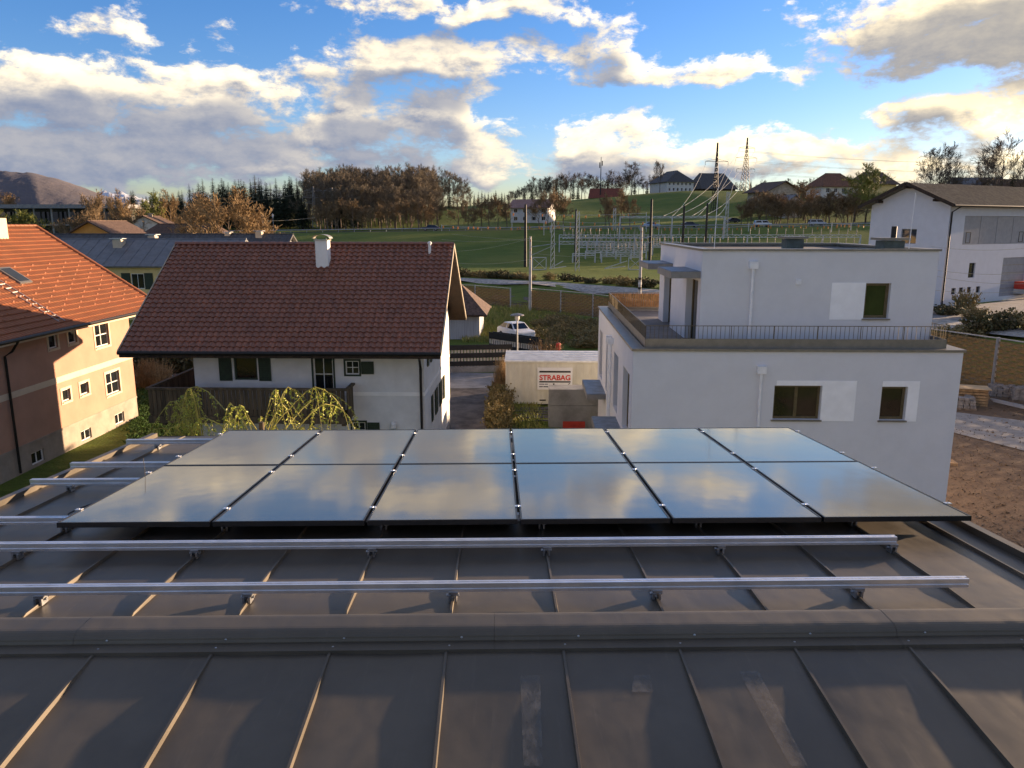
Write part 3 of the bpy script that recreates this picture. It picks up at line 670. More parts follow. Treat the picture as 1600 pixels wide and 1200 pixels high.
# parapet coping, terrace floor
cp_ = MB().box(-.06, WW+.06, -.06, .36, WH, WH+.08).box(-.06, .36, .36, WD-.3, WH, WH+.08).box(WW-.36, WW+.06, .36, WD-.3, WH, WH+.08).box(-.06, WW+.06, WD-.3, WD+.06, WH, WH+.08); cp_.build('coping', copg, wb)
MB().box(.3, WW-.3, .3, WD-.3, WH-.3, WH-.12).build('terrace_floor', mat('deck_grey', (.20, .19, .19), .8, .1, 2), wb)
bal = MB().box(-.006, .006, -.006, .006, WH+.36, WH+.78).mesh('baluster', brz)
RX0, RX1, RY0, RY1 = .42, WW-.42, .30, WD-.42
for (x0, y0, x1, y1, n_) in ((RX0, RY0, RX1, RY0, 68), (RX0, RY0, RX0, RY1, 88), (RX0, RY1, RX1, RY1, 66), (RX1, RY0, RX1, RY0+7, 50)):
    for k in range(n_+1): put('baluster', bal, wb, (x0+(x1-x0)*k/n_, y0+(y1-y0)*k/n_, 0), R(45) if k % 2 else 0)
    q = MB().bar((x0, y0, WH+.79), (x1, y1, WH+.79), .03, .02); n2 = max(1, n_//9)
    for k in range(n2+1): q.bar((x0+(x1-x0)*k/n2, y0+(y1-y0)*k/n2, WH+.05), (x0+(x1-x0)*k/n2, y0+(y1-y0)*k/n2, WH+.78), .018)
    q.build('railing', brz, wb)
    d_ = Vector((x1-x0, y1-y0, 0)).normalized(); nn = Vector((d_.y, -d_.x, 0))*.012
    MB().bar((x0, y0, WH+.2), (x1, y1, WH+.2), .02, .33).build('fascia_plate', copg, wb)
for k in range(30): MB().box(RX0+.05+.11*k, RX0+.14+.11*k, RY1-.05, RY1-.03, WH+.1, WH+.75).build('sunlit_orange_board', mat('sunlit_bar_orange', (.42, .22, .09), .7, .2, 6), wb)  # added boards, painted the orange of railing bars in sunlight
# set-back storey
UX0, UX1, UY0, UY1, UZ = 2.37, 10.15, 1.3, 9.8, 9.12
U1 = (7.85-UX0, 8.68-UX0, 6.88, 8.06)
wall(wb, UX1-UX0, UZ, [U1], wr, (UX0, UY0, 0), 0, .22, z0=5.6)
green_room = glass('window_green', (.03, .045, .015), .06)
window(wb, U1, (UX0, UY0, 0), 0, .22, fm_=brz, nx=1, fw=.09, gm=green_room, sill=copg)
MB().box(6.72-UX0, 7.84-UX0, -.012, .003, 6.84, 8.08).build('shutter_panel', wpan, wb, (UX0, UY0, 0))
UL = UY1-UY0; ULO = [(UL-2.5, UL-.5, 5.75, 8.1), (UL-7.3, UL-5.6, 5.75, 8.1)]
wall(wb, UL, UZ, ULO, wr, (UX0, UY1, 0), R(-90), .30, z0=5.6)
for o_ in ULO: window(wb, o_, (UX0, UY1, 0), R(-90), .30, fm_=brz, nx=2, fw=.08, gm=room, name='terrace_door')
wall(wb, UL, UZ, [], wr, (UX1, UY0, 0), R(90), z0=5.6); wall(wb, UX1-UX0, UZ, [], wr, (UX1, UY1, 0), R(180), z0=5.6)
MB().box(UX0-.05, UX1+.05, UY0-.05, UY0+.3, UZ, UZ+.07).box(UX0-.05, UX0+.3, UY0+.3, UY1-.3, UZ, UZ+.07).box(UX1-.3, UX1+.05, UY0+.3, UY1-.3, UZ, UZ+.07).box(UX0-.05, UX1+.05, UY1-.3, UY1+.05, UZ, UZ+.07).build('coping', copg, wb)
MB().box(UX0+.2, UX1-.2, UY0+.2, UY1-.2, UZ-.25, UZ-.08).build('flat_roof', mat('roof_felt', (.10, .10, .11), .9, .15, 3), wb)
def canopy(x0, x1, y0, y1, z):
    o = MB().box(x0, x1, y0, y1, z-.22, z).build('canopy', canopy_e, wb); MB().box(x0+.02, x1, y0+.02, y1-.02, z+.001, z+.02).build('canopy_top', canopy_m, o)
canopy(UX0-1.0, UX0, UY0+.15, UY0+3.0, 8.42); canopy(UX0-1.0, UX0, UY0+5.4, UY0+8.0, 8.42); canopy(-.85, 0, 8.7, 12.0, 2.55); canopy(-.95, 0, 1.4, 4.7, 2.55)
def downpipe(x, y, z0, z1, dx=0, dy=-1):
    px_, py_ = x+dx*.09, y+dy*.09
    o = MB().tube([(px_, py_, z0), (px_, py_, z1-.2)], .05, 10).build('downpipe', pipe_w, wb)
    MB().box(px_-.14, px_+.14, py_-.09, py_+.09, z1-.24, z1).build('hopper_head', pipe_w, o)
downpipe(4.16, 0, 0, 5.48); downpipe(4.05, UY0, 5.7, 8.78); downpipe(0, 6.3, 0, 5.45, -1, 0); downpipe(0, 7.0, 0, 5.45, -1, 0)
MB().box(5.52, 5.68, UY0-.06, UY0+.003, 8.02, 8.18).build('vent_box', pipe_w, wb)
for (x, y, s_) in ((6.6, 5.2, .42), (9.0, 2.4, .46)):
    c_ = MB().box(x-s_*.75, x+s_*.75, y-s_*.75, y+s_*.75, UZ-.1, UZ+.32).build('roof_vent', mat('vent_green', (.10, .13, .12), .6, .15, 4), wb); MB().box(x-s_*1.05, x+s_*1.05, y-s_, y+s_, UZ+.34, UZ+.42).build('vent_cap', copg, c_)
    if x > 8: MB().tube([(x+.1, y, UZ+.42), (x+.1, y, UZ+.80)], .09, 10).build('flue', black_rub, c_)
for (x, y, h) in ((2.9, 2.0, 2.1), (9.35, 1.75, 1.9)): MB().tube([(x, y, UZ), (x+.03, y, UZ+h)], [.014, .008], 6).build('lightning_rod', pipe_w, wb)

# ---------------------------------------------------------------- tall barn on the right
bc = pt(1487, 312, 75.0); BO = Vector((bc.x, bc.y, 1.0)); BRZ = R(28.5)
barn = thing('white_barn', 'tall white barn with low brown gable roof and grey panelled windows', 'barn', BO, BRZ)
bz = lambda z: z-1.0
grey_pan = mat('grey_panel', (.27, .28, .31), .5, .06, 2); brown_roof = mat('fibre_roof', (.17, .145, .11), .85, .2, 2, .01, 12)
BH = bz(12.15); bops = [(4.3, 5.4, bz(4.6), bz(6.1)), (10.4, 15.0, bz(2.4), bz(6.5))]+[(t, t+.75, bz(3.0), bz(3.65)) for t in (1.7, 3.0, 4.4, 6.0)]
wall(barn, 25, BH, bops+[(2.62, 14.6, bz(7.95), bz(10.8))], wr, rec=.2)
window(barn, bops[0], rec=.2, nx=1, nz=3, fm_=wdark_frame)
for o_ in bops[2:]: window(barn, o_, rec=.2, fm_=wdark_frame, panes=False)
MB().box(10.4, 15, .12, .18, bz(2.4), bz(6.5)).build('barn_door', grey_pan, barn)
for k in range(1, 5): MB().box(10.42, 14.98, .10, .119, bz(2.4)+.82*k, bz(2.4)+.82*k+.06).build('door_rib', copg, barn)
for k in range(4):
    x0 = 2.62+2.995*k; MB().box(x0+.03, x0+2.965, .11, .17, bz(7.97), bz(10.78)).build('grey_panel', grey_pan, barn)
for x in (3.3, 13.0): window(barn, (x, x+.8, bz(8.1), bz(9.2)), rec=.15, fm_=wdark_frame, panes=False, gm=green_room if x < 9 else cream)
gw = [(3.7, 5.4, bz(8.0), bz(9.5))]; BG = 8.67; BRG = bz(14.05)
wall(barn, BG, BH, gw, wr, (0, BG, 0), R(-90), .2, gable=[(BG/2, BRG-.25)])
window(barn, gw[0], (0, BG, 0), R(-90), .2, nx=2, fm_=grey_pan, gm=glass('blue_glass', (.05, .06, .08)))
wall(barn, 25, BH, [], wr, (25, BG, 0), R(180)); wall(barn, BG, BH, [], wr, (25, 0, 0), R(90), gable=[(BG/2, BRG-.25)])
sl_b = (BRG-BH)/(BG/2); eo = .9
for s_ in (0, 1):
    ya, yb = (-eo, BG/2) if s_ == 0 else (BG+eo, BG/2); za, zb = BH-eo*sl_b+.05, BRG+.05
    P_ = [(-1.0, ya, za), (26, ya, za), (26, yb, zb), (-1.0, yb, zb)]
    if s_: P_ = [P_[1], P_[0], P_[3], P_[2]]
    MB().slab(*P_, .22).build('roof_slope', dark_wood if False else brown_roof, barn)
    n_ = 60
    rib = MB()
    for k in range(n_):
        x = -.95+26.9*k/n_; rib.bar((x, ya, za+.02), (x, yb, zb+.02), .12, .06)
    struct(rib.build('roof_corrugation', brown_roof, barn), 'stuff')
    MB().bar((-1.02, ya, za-.06), (-1.02, yb, zb-.06), .06, .34).build('barge_board', dark_wood, barn)
for y in (1.2, BG-1.2, BG/2): MB().box(-1, 0, y-.1, y+.1, BRG-.5-abs(y-BG/2)*sl_b, BRG-.25-abs(y-BG/2)*sl_b).build('purlin_end', dark_wood, barn)
MB().tube([(-1, -eo-.08, BH-eo*sl_b), (26, -eo-.08, BH-eo*sl_b)], .09, 8).build('gutter', dark_metal, barn)
pipe(barn, [(.3, -eo, BH-.45), (.15, -.12, BH-1.0), (.15, -.12, 0)], .08, dark_metal)
# ---------------------------------------------------------------- smaller houses
def gable_house(name, label, cat, loc, rz, W, D, H, rise, wm, rm, axis='x', ov=.6, front=(), right=(), left=(), chim=(), fm_=None, hip=0.0, group=None, seams=0, gm=None):
    """four walls, two roof slopes (ridge along x or y, ends optionally hipped by `hip`), windows on the front and sides, chimneys (x, y, size, height)"""
    t = thing(name, label, cat, loc, rz, group)
    k = rise/((D if axis == 'x' else W)/2)
    gx = [(D/2, H+rise-.1)] if axis == 'x' and hip == 0 else None; gy = [(W/2, H+rise-.1)] if axis == 'y' and hip == 0 else None
    fr = wall(t, W, H, list(front), wm, rec=.12, z0=-2, gable=gy); wall(t, W, H, [], wm, (W, D, 0), R(180), z0=-2, gable=gy)
    wall(t, D, H, list(right), wm, (W, 0, 0), R(90), .12, z0=-2, gable=gx); wall(t, D, H, list(left), wm, (0, D, 0), R(-90), .12, z0=-2, gable=gx)
    for o_ in front: window(t, o_, rec=.12, nx=2, fw=.07, fm_=fm_, panes=False, gm=gm)
    for o_ in right: window(t, o_, (W, 0, 0), R(90), .12, nx=2, fw=.07, fm_=fm_, panes=False, gm=gm)
    for o_ in left: window(t, o_, (0, D, 0), R(-90), .12, nx=2, fw=.07, fm_=fm_, panes=False, gm=gm)
    ez = H-ov*k; rz2 = H+rise
    if axis == 'x':
        x0, x1, y0, y1 = -ov, W+ov, -ov, D+ov; h0, h1 = x0+hip, x1-hip
        q = MB().slab((x0, y0, ez), (x1, y0, ez), (h1, D/2, rz2), (h0, D/2, rz2), .18).slab((x1, y1, ez), (x0, y1, ez), (h0, D/2, rz2), (h1, D/2, rz2), .18)
        if hip:
            q.tri((x1, y0, ez), (x1, y1, ez), (h1, D/2, rz2)).tri((x0, y1, ez), (x0, y0, ez), (h0, D/2, rz2))
        ra, rb = (h0, D/2, rz2), (h1, D/2, rz2)
        for s_ in range(seams):
            x = x0+(x1-x0)*(s_+.5)/seams; MB().bar((x, y0, ez+.015), (x, D/2, rz2+.015), .03, .04).build('roof_seam', rm, t)
    else:
        x0, x1, y0, y1 = -ov, W+ov, -ov, D+ov; h0, h1 = y0+hip, y1-hip
        q = MB().slab((x0, y1, ez), (x0, y0, ez), (W/2, h0, rz2), (W/2, h1, rz2), .18).slab((x1, y0, ez), (x1, y1, ez), (W/2, h1, rz2), (W/2, h0, rz2), .18)
        if hip: q.tri((x0, y0, ez), (x1, y0, ez), (W/2, h0, rz2)).tri((x1, y1, ez), (x0, y1, ez), (W/2, h1, rz2))
        ra, rb = (W/2, h0, rz2), (W/2, h1, rz2)
    ro = q.build('roof', rm, t)
    MB().tube([ra, rb], .1, 6).build('ridge', rm, ro)
    for (cx, cy, s_, h) in chim:
        c = MB().box(cx-s_/2, cx+s_/2, cy-s_/2, cy+s_/2, H-.3, rz2+h).build('chimney', cream, t)
        MB().box(cx-s_*.75, cx+s_*.75, cy-s_*.7, cy+s_*.7, rz2+h+.12, rz2+h+.2).box(cx-s_*.4, cx+s_*.4, cy-s_*.4, cy+s_*.4, rz2+h, rz2+h+.12).build('chimney_cap', alu_dull, c)
    return t
yellow_r = mat('yellow_render', (.70, .55, .26), .9, .05, 1.5); grey_roof = mat('grey_roof', (.16, .165, .18), .55, .10, 1.5, .004, 10)
brown_r2 = mat('brown_roof_old', (.12, .075, .055), .8, .3, 4, .02, 14); orange_r = mat('orange_render', (.60, .30, .08), .9, .05, 1.5); dark_roof = mat('slate_roof', (.075, .075, .08), .7, .2, 4, .02, 14)
red_roof = mat('red_roof', (.22, .06, .035), .8, .25, 4, .02, 12)
def gpos(px, d, dz=0): p = gd(px, d); return Vector((p.x, p.y, p.z+dz))
p = gpos(60, 80); hs = gable_house('yellow_house', 'yellow house with long grey sheet roof behind the peach house', 'house', (p.x, p.y, 0), VR_, 19.5, 9, 6.0, 2.4, yellow_r, grey_roof, front=[(9.2, 10.6, 3.3, 4.9), (13.0, 13.7, 3.9, 4.9), (9.3, 10.7, .8, 2.2)], chim=[(6.6, 3.2, .95, -.1), (9.4, 5.2, .8, .3)], seams=16)
MB().box(10.65, 11.55, -.06, -.01, 3.25, 4.95).build('shutter', green_p, hs); MB().box(8.2, 9.15, -.06, -.01, 3.25, 4.95).build('shutter', green_p, hs)
p = gpos(40, 97); gable_house('long_grey_house', 'long low house with ribbed dark roof behind the yellow house', 'house', (p.x, p.y, 0), VR_, 32, 9, 6.2, 2.5, plaster, dark_roof, chim=[(28.3, 4, .8, .25), (24, 4.4, .7, .1)], front=[(4, 5.2, 3.2, 4.6), (9, 10.2, 3.2, 4.6)], seams=34)
p = gpos(98, 118); gable_house('orange_house', 'small orange gabled house with two windows behind the grey roofs', 'house', (p.x, p.y, 0), VR_, 8.6, 10, 8.2, 2.3, orange_r, brown_r2, axis='y', ov=.8, front=[(2.0, 3.2, 7.5, 8.6), (5.6, 6.5, 6.9, 8.0)])
p = gpos(190, 128); gable_house('brown_hipped_house', 'low house with hipped brown roof and silver chimney cap', 'house', (p.x, p.y, 0), VR_, 17, 11, 6.6, 3.4, plaster, brown_r2, hip=4, chim=[(11.5, 3.5, 1.3, -1.2)])
p = gpos(170, 150); gable_house('brown_gabled_house', 'brown roofed house with small roof vent behind the hipped roof', 'house', (p.x, p.y, 0), VR_+R(12), 13, 12, 8.4, 3.2, plaster, brown_r2, axis='y', chim=[(6.5, 5, .7, .3)])
# long modern block at the left edge
p = gpos(-60, 185); mb_ = thing('long_flat_roofed_block', 'long dark flat roofed block with pale columns at the left edge', 'building', (p.x, p.y, p.z), VR_)
MB().box(0, 40, 3, 14, -2, 7).build('wall', mat('dark_wall', (.035, .033, .03), .6, .2, 2), mb_); MB().box(-1, 41, 0, 15, 7.2, 8.1).build('roof_slab', mat('slab_grey', (.26, .26, .27), .8, .1, 2), mb_); MB().box(-.5, 40.5, .6, 3, 3.1, 3.5).build('gallery_floor', concrete, mb_)
for k in range(10): MB().box(.3+4.3*k, .65+4.3*k, .5, .85, -1, 7.2).build('column', concrete, mb_)
for k in range(18): MB().box(.8+2.17*k, 2.5+2.17*k, 2.9, 2.99, 3.8, 6.4).build('window', wdark, mb_)
# hillside farm and houses
p = gpos(1040, 345); f_ = gable_house('hill_farmhouse', 'white farmhouse with big dark half-hipped roof on the hill', 'farmhouse', p, R(14), 13, 18, 5.2, 4.6, plaster, dark_roof, axis='y', ov=1.0, hip=4.5, left=[], front=[(.8+2.0*k, 1.7+2.0*k, 3.2, 4.4) for k in range(6)]+[(.8+2.0*k, 1.7+2.0*k, .7, 2.0) for k in range(6)])
p = gpos(1094, 352); gable_house('hill_barn', 'dark wooden barn joined behind the white farmhouse on the hill', 'barn', p, R(14), 17, 14, 2.6, 6.4, dark_wood, dark_roof, ov=1.0, hip=3)
p = gpos(798, 240); gable_house('roadside_house', 'white two storey house with pinkish roof among bare roadside trees', 'house', p, R(-20), 12, 9, 4.9, 2.2, plaster, mat('pink_roof', (.33, .20, .17), .8, .2, 3), ov=.9, front=[(1+3.0*k, 2.2+3.0*k, 3.0, 4.2) for k in range(4)]+[(1+3.0*k, 2.2+3.0*k, .6, 1.8) for k in range(4)], left=[(2, 3.4, 2.8, 4.2), (6, 7.4, 2.8, 4.2)])
p = gpos(922, 330); gable_house('red_roofed_house', 'red roofed house half hidden by trees below the ridge', 'house', p-Vector((0,0,1.5)), R(-15), 12, 9, 2.4, 3.4, brown_r2, red_roof, ov=1.0)
p = gpos(1196, 262); gable_house('timber_house', 'chalet with wide brown roof and grey balconies above the highway', 'house', p, R(18), 13, 11, 7.0, 3.0, mat('weathered_render', (.42, .38, .32), .9, .15, 1.2), brown_r2, axis='y', ov=1.4, front=[(1+2.8*k, 2.4+2.8*k, 4.4, 5.8) for k in range(4)]+[(1+2.8*k, 2.4+2.8*k, 1.4, 2.9) for k in range(4)])
p = gpos(1226, 245); gable_house('small_white_house', 'small white gabled house in front of the chalet', 'house', p, R(20), 6.5, 8, 5.2, 2.2, plaster, grey_roof, axis='y', ov=.7, front=[(2.4, 4.2, 2.6, 4.0)])
p = gpos(1282, 285); gable_house('brick_roof_villa', 'villa with steep reddish roof among trees left of the white barn', 'house', p, R(10), 14, 11, 5.6, 4.2, plaster, mat('rust_roof', (.20, .09, .05), .8, .3, 3, .02, 10), ov=1.2, hip=5, front=[(1.2+3.2*k, 2.6+3.2*k, 2.6, 4.2) for k in range(4)])
p = gpos(1345, 300); gable_house('olive_roof_villa', 'pale house with low olive brown roof behind the budding tree', 'house', p, R(10), 14, 11, 5.8, 4.0, yellow_r, brown_r2, ov=1.2, hip=4)
p = gpos(1490, 240); gable_house('grey_roof_cottage', 'cottage with grey roof peeping over the white barn roof', 'house', p, R(-8), 14, 9, 8.5, 3.8, plaster, grey_roof, ov=.8)
p = gpos(1560, 232); gable_house('brown_roof_cottage', 'brown roofed cottage above the barn roof at the right edge', 'house', p, R(14), 15, 10, 8.0, 4.4, plaster, brown_r2, ov=.8)
# shed with hipped brown roof behind the brown house
p = ptz(690, 545, 0); gable_house('garden_shed', 'low grey shed with brown hipped roof beside the brown roofed house', 'shed', (p.x-4.6, p.y+5.5, 0), VR_, 7.6, 6, 2.7, 2.0, mat('shed_wall', (.40, .41, .43), .8, .12, 2, stretch=(6, 1, .2)), brown_r2, ov=.7, hip=2.6)

# ---------------------------------------------------------------- site container, street fences, lamp
q = ptz(790, 634, 0); cont = thing('site_container', 'cream ribbed site container with white roof and company sign', 'container', (q.x, q.y, 0), VR_)
CL_, CW_, CH_ = 6.1, 2.5, 2.62; cont_m = mat('container_cream', (.66, .64, .54), .55, .08, 1.5, stretch=(1, 1, .3)); roof_w = mat('container_roof', (.80, .81, .80), .4, .08, 2)
b = MB(); n_ = 58
for k in range(n_+1):
    x = .08+(CL_-.16)*k/n_; y = .02 if k % 4 in (0, 1) else .0
    b.v += [(x, y, .25), (x, y, CH_-.18)]
    if k: i = 2*k; b.f.append((i-2, i, i+1, i-1))
b.box(.08, CL_-.08, .05, CW_, .25, CH_-.18); b.build('ribbed_wall', cont_m, cont)
MB().box(0, .1, -.02, .1, .12, CH_-.1).box(CL_-.1, CL_, -.02, .1, .12, CH_-.1).box(.1, CL_-.1, -.02, .1, .12, .26).box(.1, CL_-.1, -.02, .1, CH_-.2, CH_-.1).build('frame', cont_m, cont)
MB().slab((-.05, -.08, CH_-.02), (CL_+.05, -.08, CH_-.02), (CL_+.05, CW_+.1, CH_+.1), (-.05, CW_+.1, CH_+.1), .10).build('roof', roof_w, cont)
for k in range(5): MB().bar((-.03, .25+.5*k, CH_+.017+.023*k), (CL_+.03, .25+.5*k, CH_+.017+.023*k), .05, .03).build('roof_rib', roof_w, cont)
MB().box(1.9, 2.25, -.01, .05, .30, .37).build('vent', black_rub, cont)
SX0, SX1, SZ0, SZ1 = 1.78, 3.72, .95, 2.2
sg_ = MB().box(SX0, SX1, -.06, -.022, SZ0, SZ1).build('sign', mat('sign_white', (.80, .80, .80), .45, .03, 3), cont)
ink = mat('sign_black', (.012, .012, .014), .5, .05, 3); sred = mat('sign_red', (.62, .035, .02), .5, .05, 3)
MB().box(SX0+.1, SX1-.1, -.0635, -.0605, SZ1-.28, SZ1-.18).build('bar', ink, sg_); MB().box(SX0+.1, SX1-.1, -.0635, -.0605, SZ1-.84, SZ1-.76).build('bar', ink, sg_)
def lettering(txt, width, m, parent, loc, bold=.0):
    c = bpy.data.curves.new('lettering', 'FONT'); c.body = txt; c.size = 1; c.extrude = .006; c.offset = bold; tmp = bpy.data.objects.new('tmp', c); COL.objects.link(tmp)
    bpy.context.view_layer.update(); me = bpy.data.meshes.new_from_object(tmp.evaluated_get(bpy.context.evaluated_depsgraph_get())); bpy.data.objects.remove(tmp)
    xs_ = [v.co.x for v in me.vertices]; x0, x1 = min(xs_), max(xs_); k = width/(x1-x0)
    for v in me.vertices: v.co = ((v.co.x-x0)*k, v.co.y*k, v.co.z)
    me.materials.clear(); me.materials.append(m); o = put('lettering', me, parent, loc); o.rotation_euler = (R(90), 0, 0); return o
lettering('STRABAG', SX1-SX0-.22, sred, sg_, (SX0+.11, -.061, SZ1-.70), .03)
for (x0_, x1_, z_, h_) in ((.10, .38, .29, .045), (.41, .58, .29, .045), (.10, .30, .14, .06), (.33, .60, .14, .06)): MB().box(SX0+x0_, SX0+x1_, -.064, -.0605, SZ0+z_, SZ0+z_+h_).build('mark', mat('faded_ink', (.13, .12, .15), .6, .3, 30), sg_)
MB().box(SX0+.86, SX0+.95, -.064, -.0605, SZ0+.12, SZ0+.36).box(SX0+.95, SX0+1.02, -.064, -.0605, SZ0+.13, SZ0+.24).build('mark', ink, sg_)
MB().box(SX0+1.10, SX0+1.38, -.064, -.0605, SZ0+.15, SZ0+.23).build('mark', sred, sg_); MB().box(SX0+1.42, SX0+1.75, -.064, -.0605, SZ0+.16, SZ0+.21).build('mark', ink, sg_)
MB().box(SX1-.24, SX1-.12, -.064, -.0605, SZ0+.12, SZ0+.19).box(SX1-.24, SX1-.20, -.064, -.0605, SZ0+.19, SZ0+.32).box(SX1-.20, SX1-.12, -.064, -.0605, SZ0+.32, SZ0+.37).build('mark', ink, sg_)
q = ptz(857, 668, 0); cw = thing('concrete_block', 'grey cast concrete wall block in front of the site container', 'wall', (q.x, q.y, 0), VR_)
MB().box(0, 3.3, 0, 1.2, 0, 1.12).build('lower_lift', concrete, cw); MB().box(0.01, 3.29, .01, 1.19, 1.135, 1.95).build('upper_lift', concrete, cw)
tag(MB().box(0, 1.1, 0, .05, 0, .35).build('red_board', mat('red_plastic', (.55, .05, .03), .5, .1, 4), None, (q.x+.7, q.y-.25, .02), VR_), 'red plastic board at the foot of the concrete block', 'board')
rd = random.Random(11); pipes_m = mat('dark_pipe', (.09, .09, .10), .6, .25, 3)
for k in range(7):
    a = ptz(792, 640+2*k, 0); tag(MB().tube([(a.x+.1*k, a.y-.2*k, .10+.03*(k % 3)), (a.x+2.9, a.y-.12-.17*k, .12+.03*(k % 2))], .05, 7).build('pipe', pipes_m), ['nearest', 'second nearest', 'third nearest', 'middle', 'third farthest', 'second farthest', 'farthest'][6-k]+' dark pipe of the bundle before the site container', 'pipe', 'pipes on the ground by the container')
# striped street fence: dark boards with pale gaps on a low wall
def board_fence(name, label, a, b_, n, h0, bh, gap, dark, pale, posts=5, group=None, wallh=0):
    a, b_ = Vector(a), Vector(b_); L = (b_-a).length; t = thing(name, label, 'fence', a, math.atan2(b_.y-a.y, b_.x-a.x), group)
    dz = (b_.z-a.z)
    for k in range(n):
        z = h0+k*(bh+gap); MB().hexa([(0, 0, z), (L, 0, z+dz), (L, .03, z+dz), (0, .03, z), (0, 0, z+bh), (L, 0, z+bh+dz), (L, .03, z+bh+dz), (0, .03, z+bh)]).build('board', dark, t)
    m_ = int(L/.22)
    for k in range(m_): x = L*k/m_; zz = dz*x/L; MB().box(x, x+.15, .06, .075, h0-.05+zz, h0+n*(bh+gap)-gap+zz-.04).build('slat', pale, t)
    for k in range(posts+1): x = L*k/posts; zz = dz*x/L; MB().box(x-.04, x+.04, .08, .16, zz, h0+n*(bh+gap)-gap+zz).build('post', dark, t)
    if wallh: MB().box(0, L, -.06, .2, 0, wallh).build('base_wall', concrete, t)
    return t
fdark = mat('fence_dark', (.018, .018, .02), .5, .2, 4); fpale = mat('fence_pale', (.62, .55, .45), .8, .12, 3)
A_ = ptz(640, 584, 0); B_ = ptz(800, 580, 0); board_fence('street_fence', 'dark and pale striped board fence on a low wall along the street', (A_.x, A_.y, 0), (B_.x, B_.y, 0), 3, .44, .34, .22, fdark, fpale, 6, wallh=.40)
A_ = ptz(764, 551, 0); B_ = ptz(846, 562, 0); board_fence('parking_fence', 'striped dark fence in front of the parked white car', (A_.x, A_.y, .0), (B_.x, B_.y, -.1), 2, .25, .5, .4, fdark, fpale, 5)
A_ = ptz(770, 541, 0); B_ = ptz(842, 549, 0); board_fence('rear_fence', 'second striped fence close below the parked white car', (A_.x, A_.y, .0), (B_.x, B_.y, -.1), 2, .1, .4, .35, fdark, fpale, 5)
q = ptz(808, 583, 0); lp = thing('street_lamp', 'grey street lamp with flat round hood behind the site container', 'street lamp', (q.x, q.y, 0))
MB().tube([(0, 0, 0), (0, 0, 3.6)], [.07, .045], 8).build('pole', alu_dull, lp); MB().lathe([(.10, 3.6), (.16, 3.75), (.16, 3.95)], n=12).build('lantern', wframe, lp); MB().lathe([(.48, 3.96), (.42, 4.03), (.06, 4.12)], n=14).build('hood', copg, lp)
for (px_, py_, h, lb) in ((757, 0, 0, ''), ):
    pass
for (px_, h, lb) in ((864, 1.0, 'shorter red post at the street corner behind the container'), (872, 1.6, 'taller red post at the street corner behind the container')):
    a = ptz(px_, 572, 0); o = thing('red_post', lb, 'post', (a.x, a.y, 0)); MB().tube([(0, 0, 0), (0, 0, h)], .16, 10).build('shaft', mat('red_plastic', (.55, .05, .03), .5, .1, 4), o); MB().lathe([(.17, h), (.14, h+.06), (.03, h+.09)], n=10).build('cap', mat('red_plastic', (.55, .05, .03)), o)
# yard on the right: pallets, stone stacks, planks, stair rail
pal_m = mat('pallet_wood', (.42, .27, .14), .8, .25, 4, .003, 40); pal_d = mat('old_wood', (.22, .17, .13), .85, .25, 4)
def pallet(loc, rz, label, m):
    t = thing('pallet', label, 'pallet', loc, rz, 'wooden pallets in the yard')
    for k in range(6): MB().box(.0, 1.5, .2*k, .2*k+.15, .12, .145).build('deck_board', m, t)
    for y in (0, .5, 1.0): MB().box(0, 1.5, y, y+.14, .02, .119).build('bearer', m, t)
    return t
q = ptz(1496, 634, 0); names = ['lowest pallet of the stack by the noise wall', 'second pallet from the ground in the stack', 'third pallet from the ground in the stack', 'fourth pallet from the ground in the stack', 'fifth pallet from the ground in the stack', 'top pallet of the stack, brightly lit']
for k in range(6): pallet((q.x+.05*rd.random(), q.y+.06*rd.random(), .16*k), R(-20)+.08*rd.random(), names[k], pal_m)
MB()
top_ = MB().box(0, 1.6, -.05, 1.2, 0, .03).build('plywood_sheet', mat('plywood', (.62, .42, .22), .7, .1, 3), None, (q.x-.02, q.y-.02, .99), R(-20)); tag(top_, 'light plywood sheet lying on the pallet stack', 'board')
stone_m = mat('paving_stone', (.30, .27, .25), .9, .2, 5, .01, 25)
def stone_stack(loc, rz, label, nx_, ny_, nz_):
    t = thing('stone_stack', label, 'stones', loc, rz, 'stacked paving stones in the yard')
    for x in range(nx_):
        for y in range(ny_):
            for z in range(nz_-(1 if rd.random() < .35 else 0)):
                w_, d_, h_ = .27, .24, .13; ox, oy = x*.3+rd.uniform(-.03, .03), y*.27+rd.uniform(-.03, .03)
                MB().box(ox, ox+w_, oy, oy+d_, .12+z*.145, .12+z*.145+h_).build('stone', stone_m, t, (0, 0, 0), rd.uniform(-.05, .05))
    MB().box(-.05, nx_*.3+.05, 0, ny_*.27, .02, .11).build('pallet_base', pal_d, t)
    return t
for (px_, py_, lb, nx_, ny_, nz_) in ((1486, 640, 'small stack of grey stones against the white building corner', 4, 4, 4), (1548, 622, 'middle stack of grey stones right of the pallets', 6, 4, 4), (1583, 628, 'stack of grey stones at the right picture edge', 6, 4, 5)):
    a = ptz(px_, py_, 0); stone_stack((a.x, a.y, 0), R(-18), lb, nx_, ny_, nz_)
for k in range(3):
    a, b_ = ptz(1548+2*k, 626+3*k, .1), ptz(1612, 640+3*k, .1); tag(MB().bar((a.x, a.y, .22+.03*k), (b_.x, b_.y, .22+.03*k), .14, .05).build('metal_plank', alu), ['pale metal plank lying farthest from the path', 'pale metal plank lying between two others', 'pale metal plank lying closest to the path'][k], 'plank', 'planks by the stone stacks')
a = ptz(1478, 725, 0); rl = thing('stair_railing', 'thin steel railing at the side of the white building', 'railing', (a.x, a.y, 0), R(80))
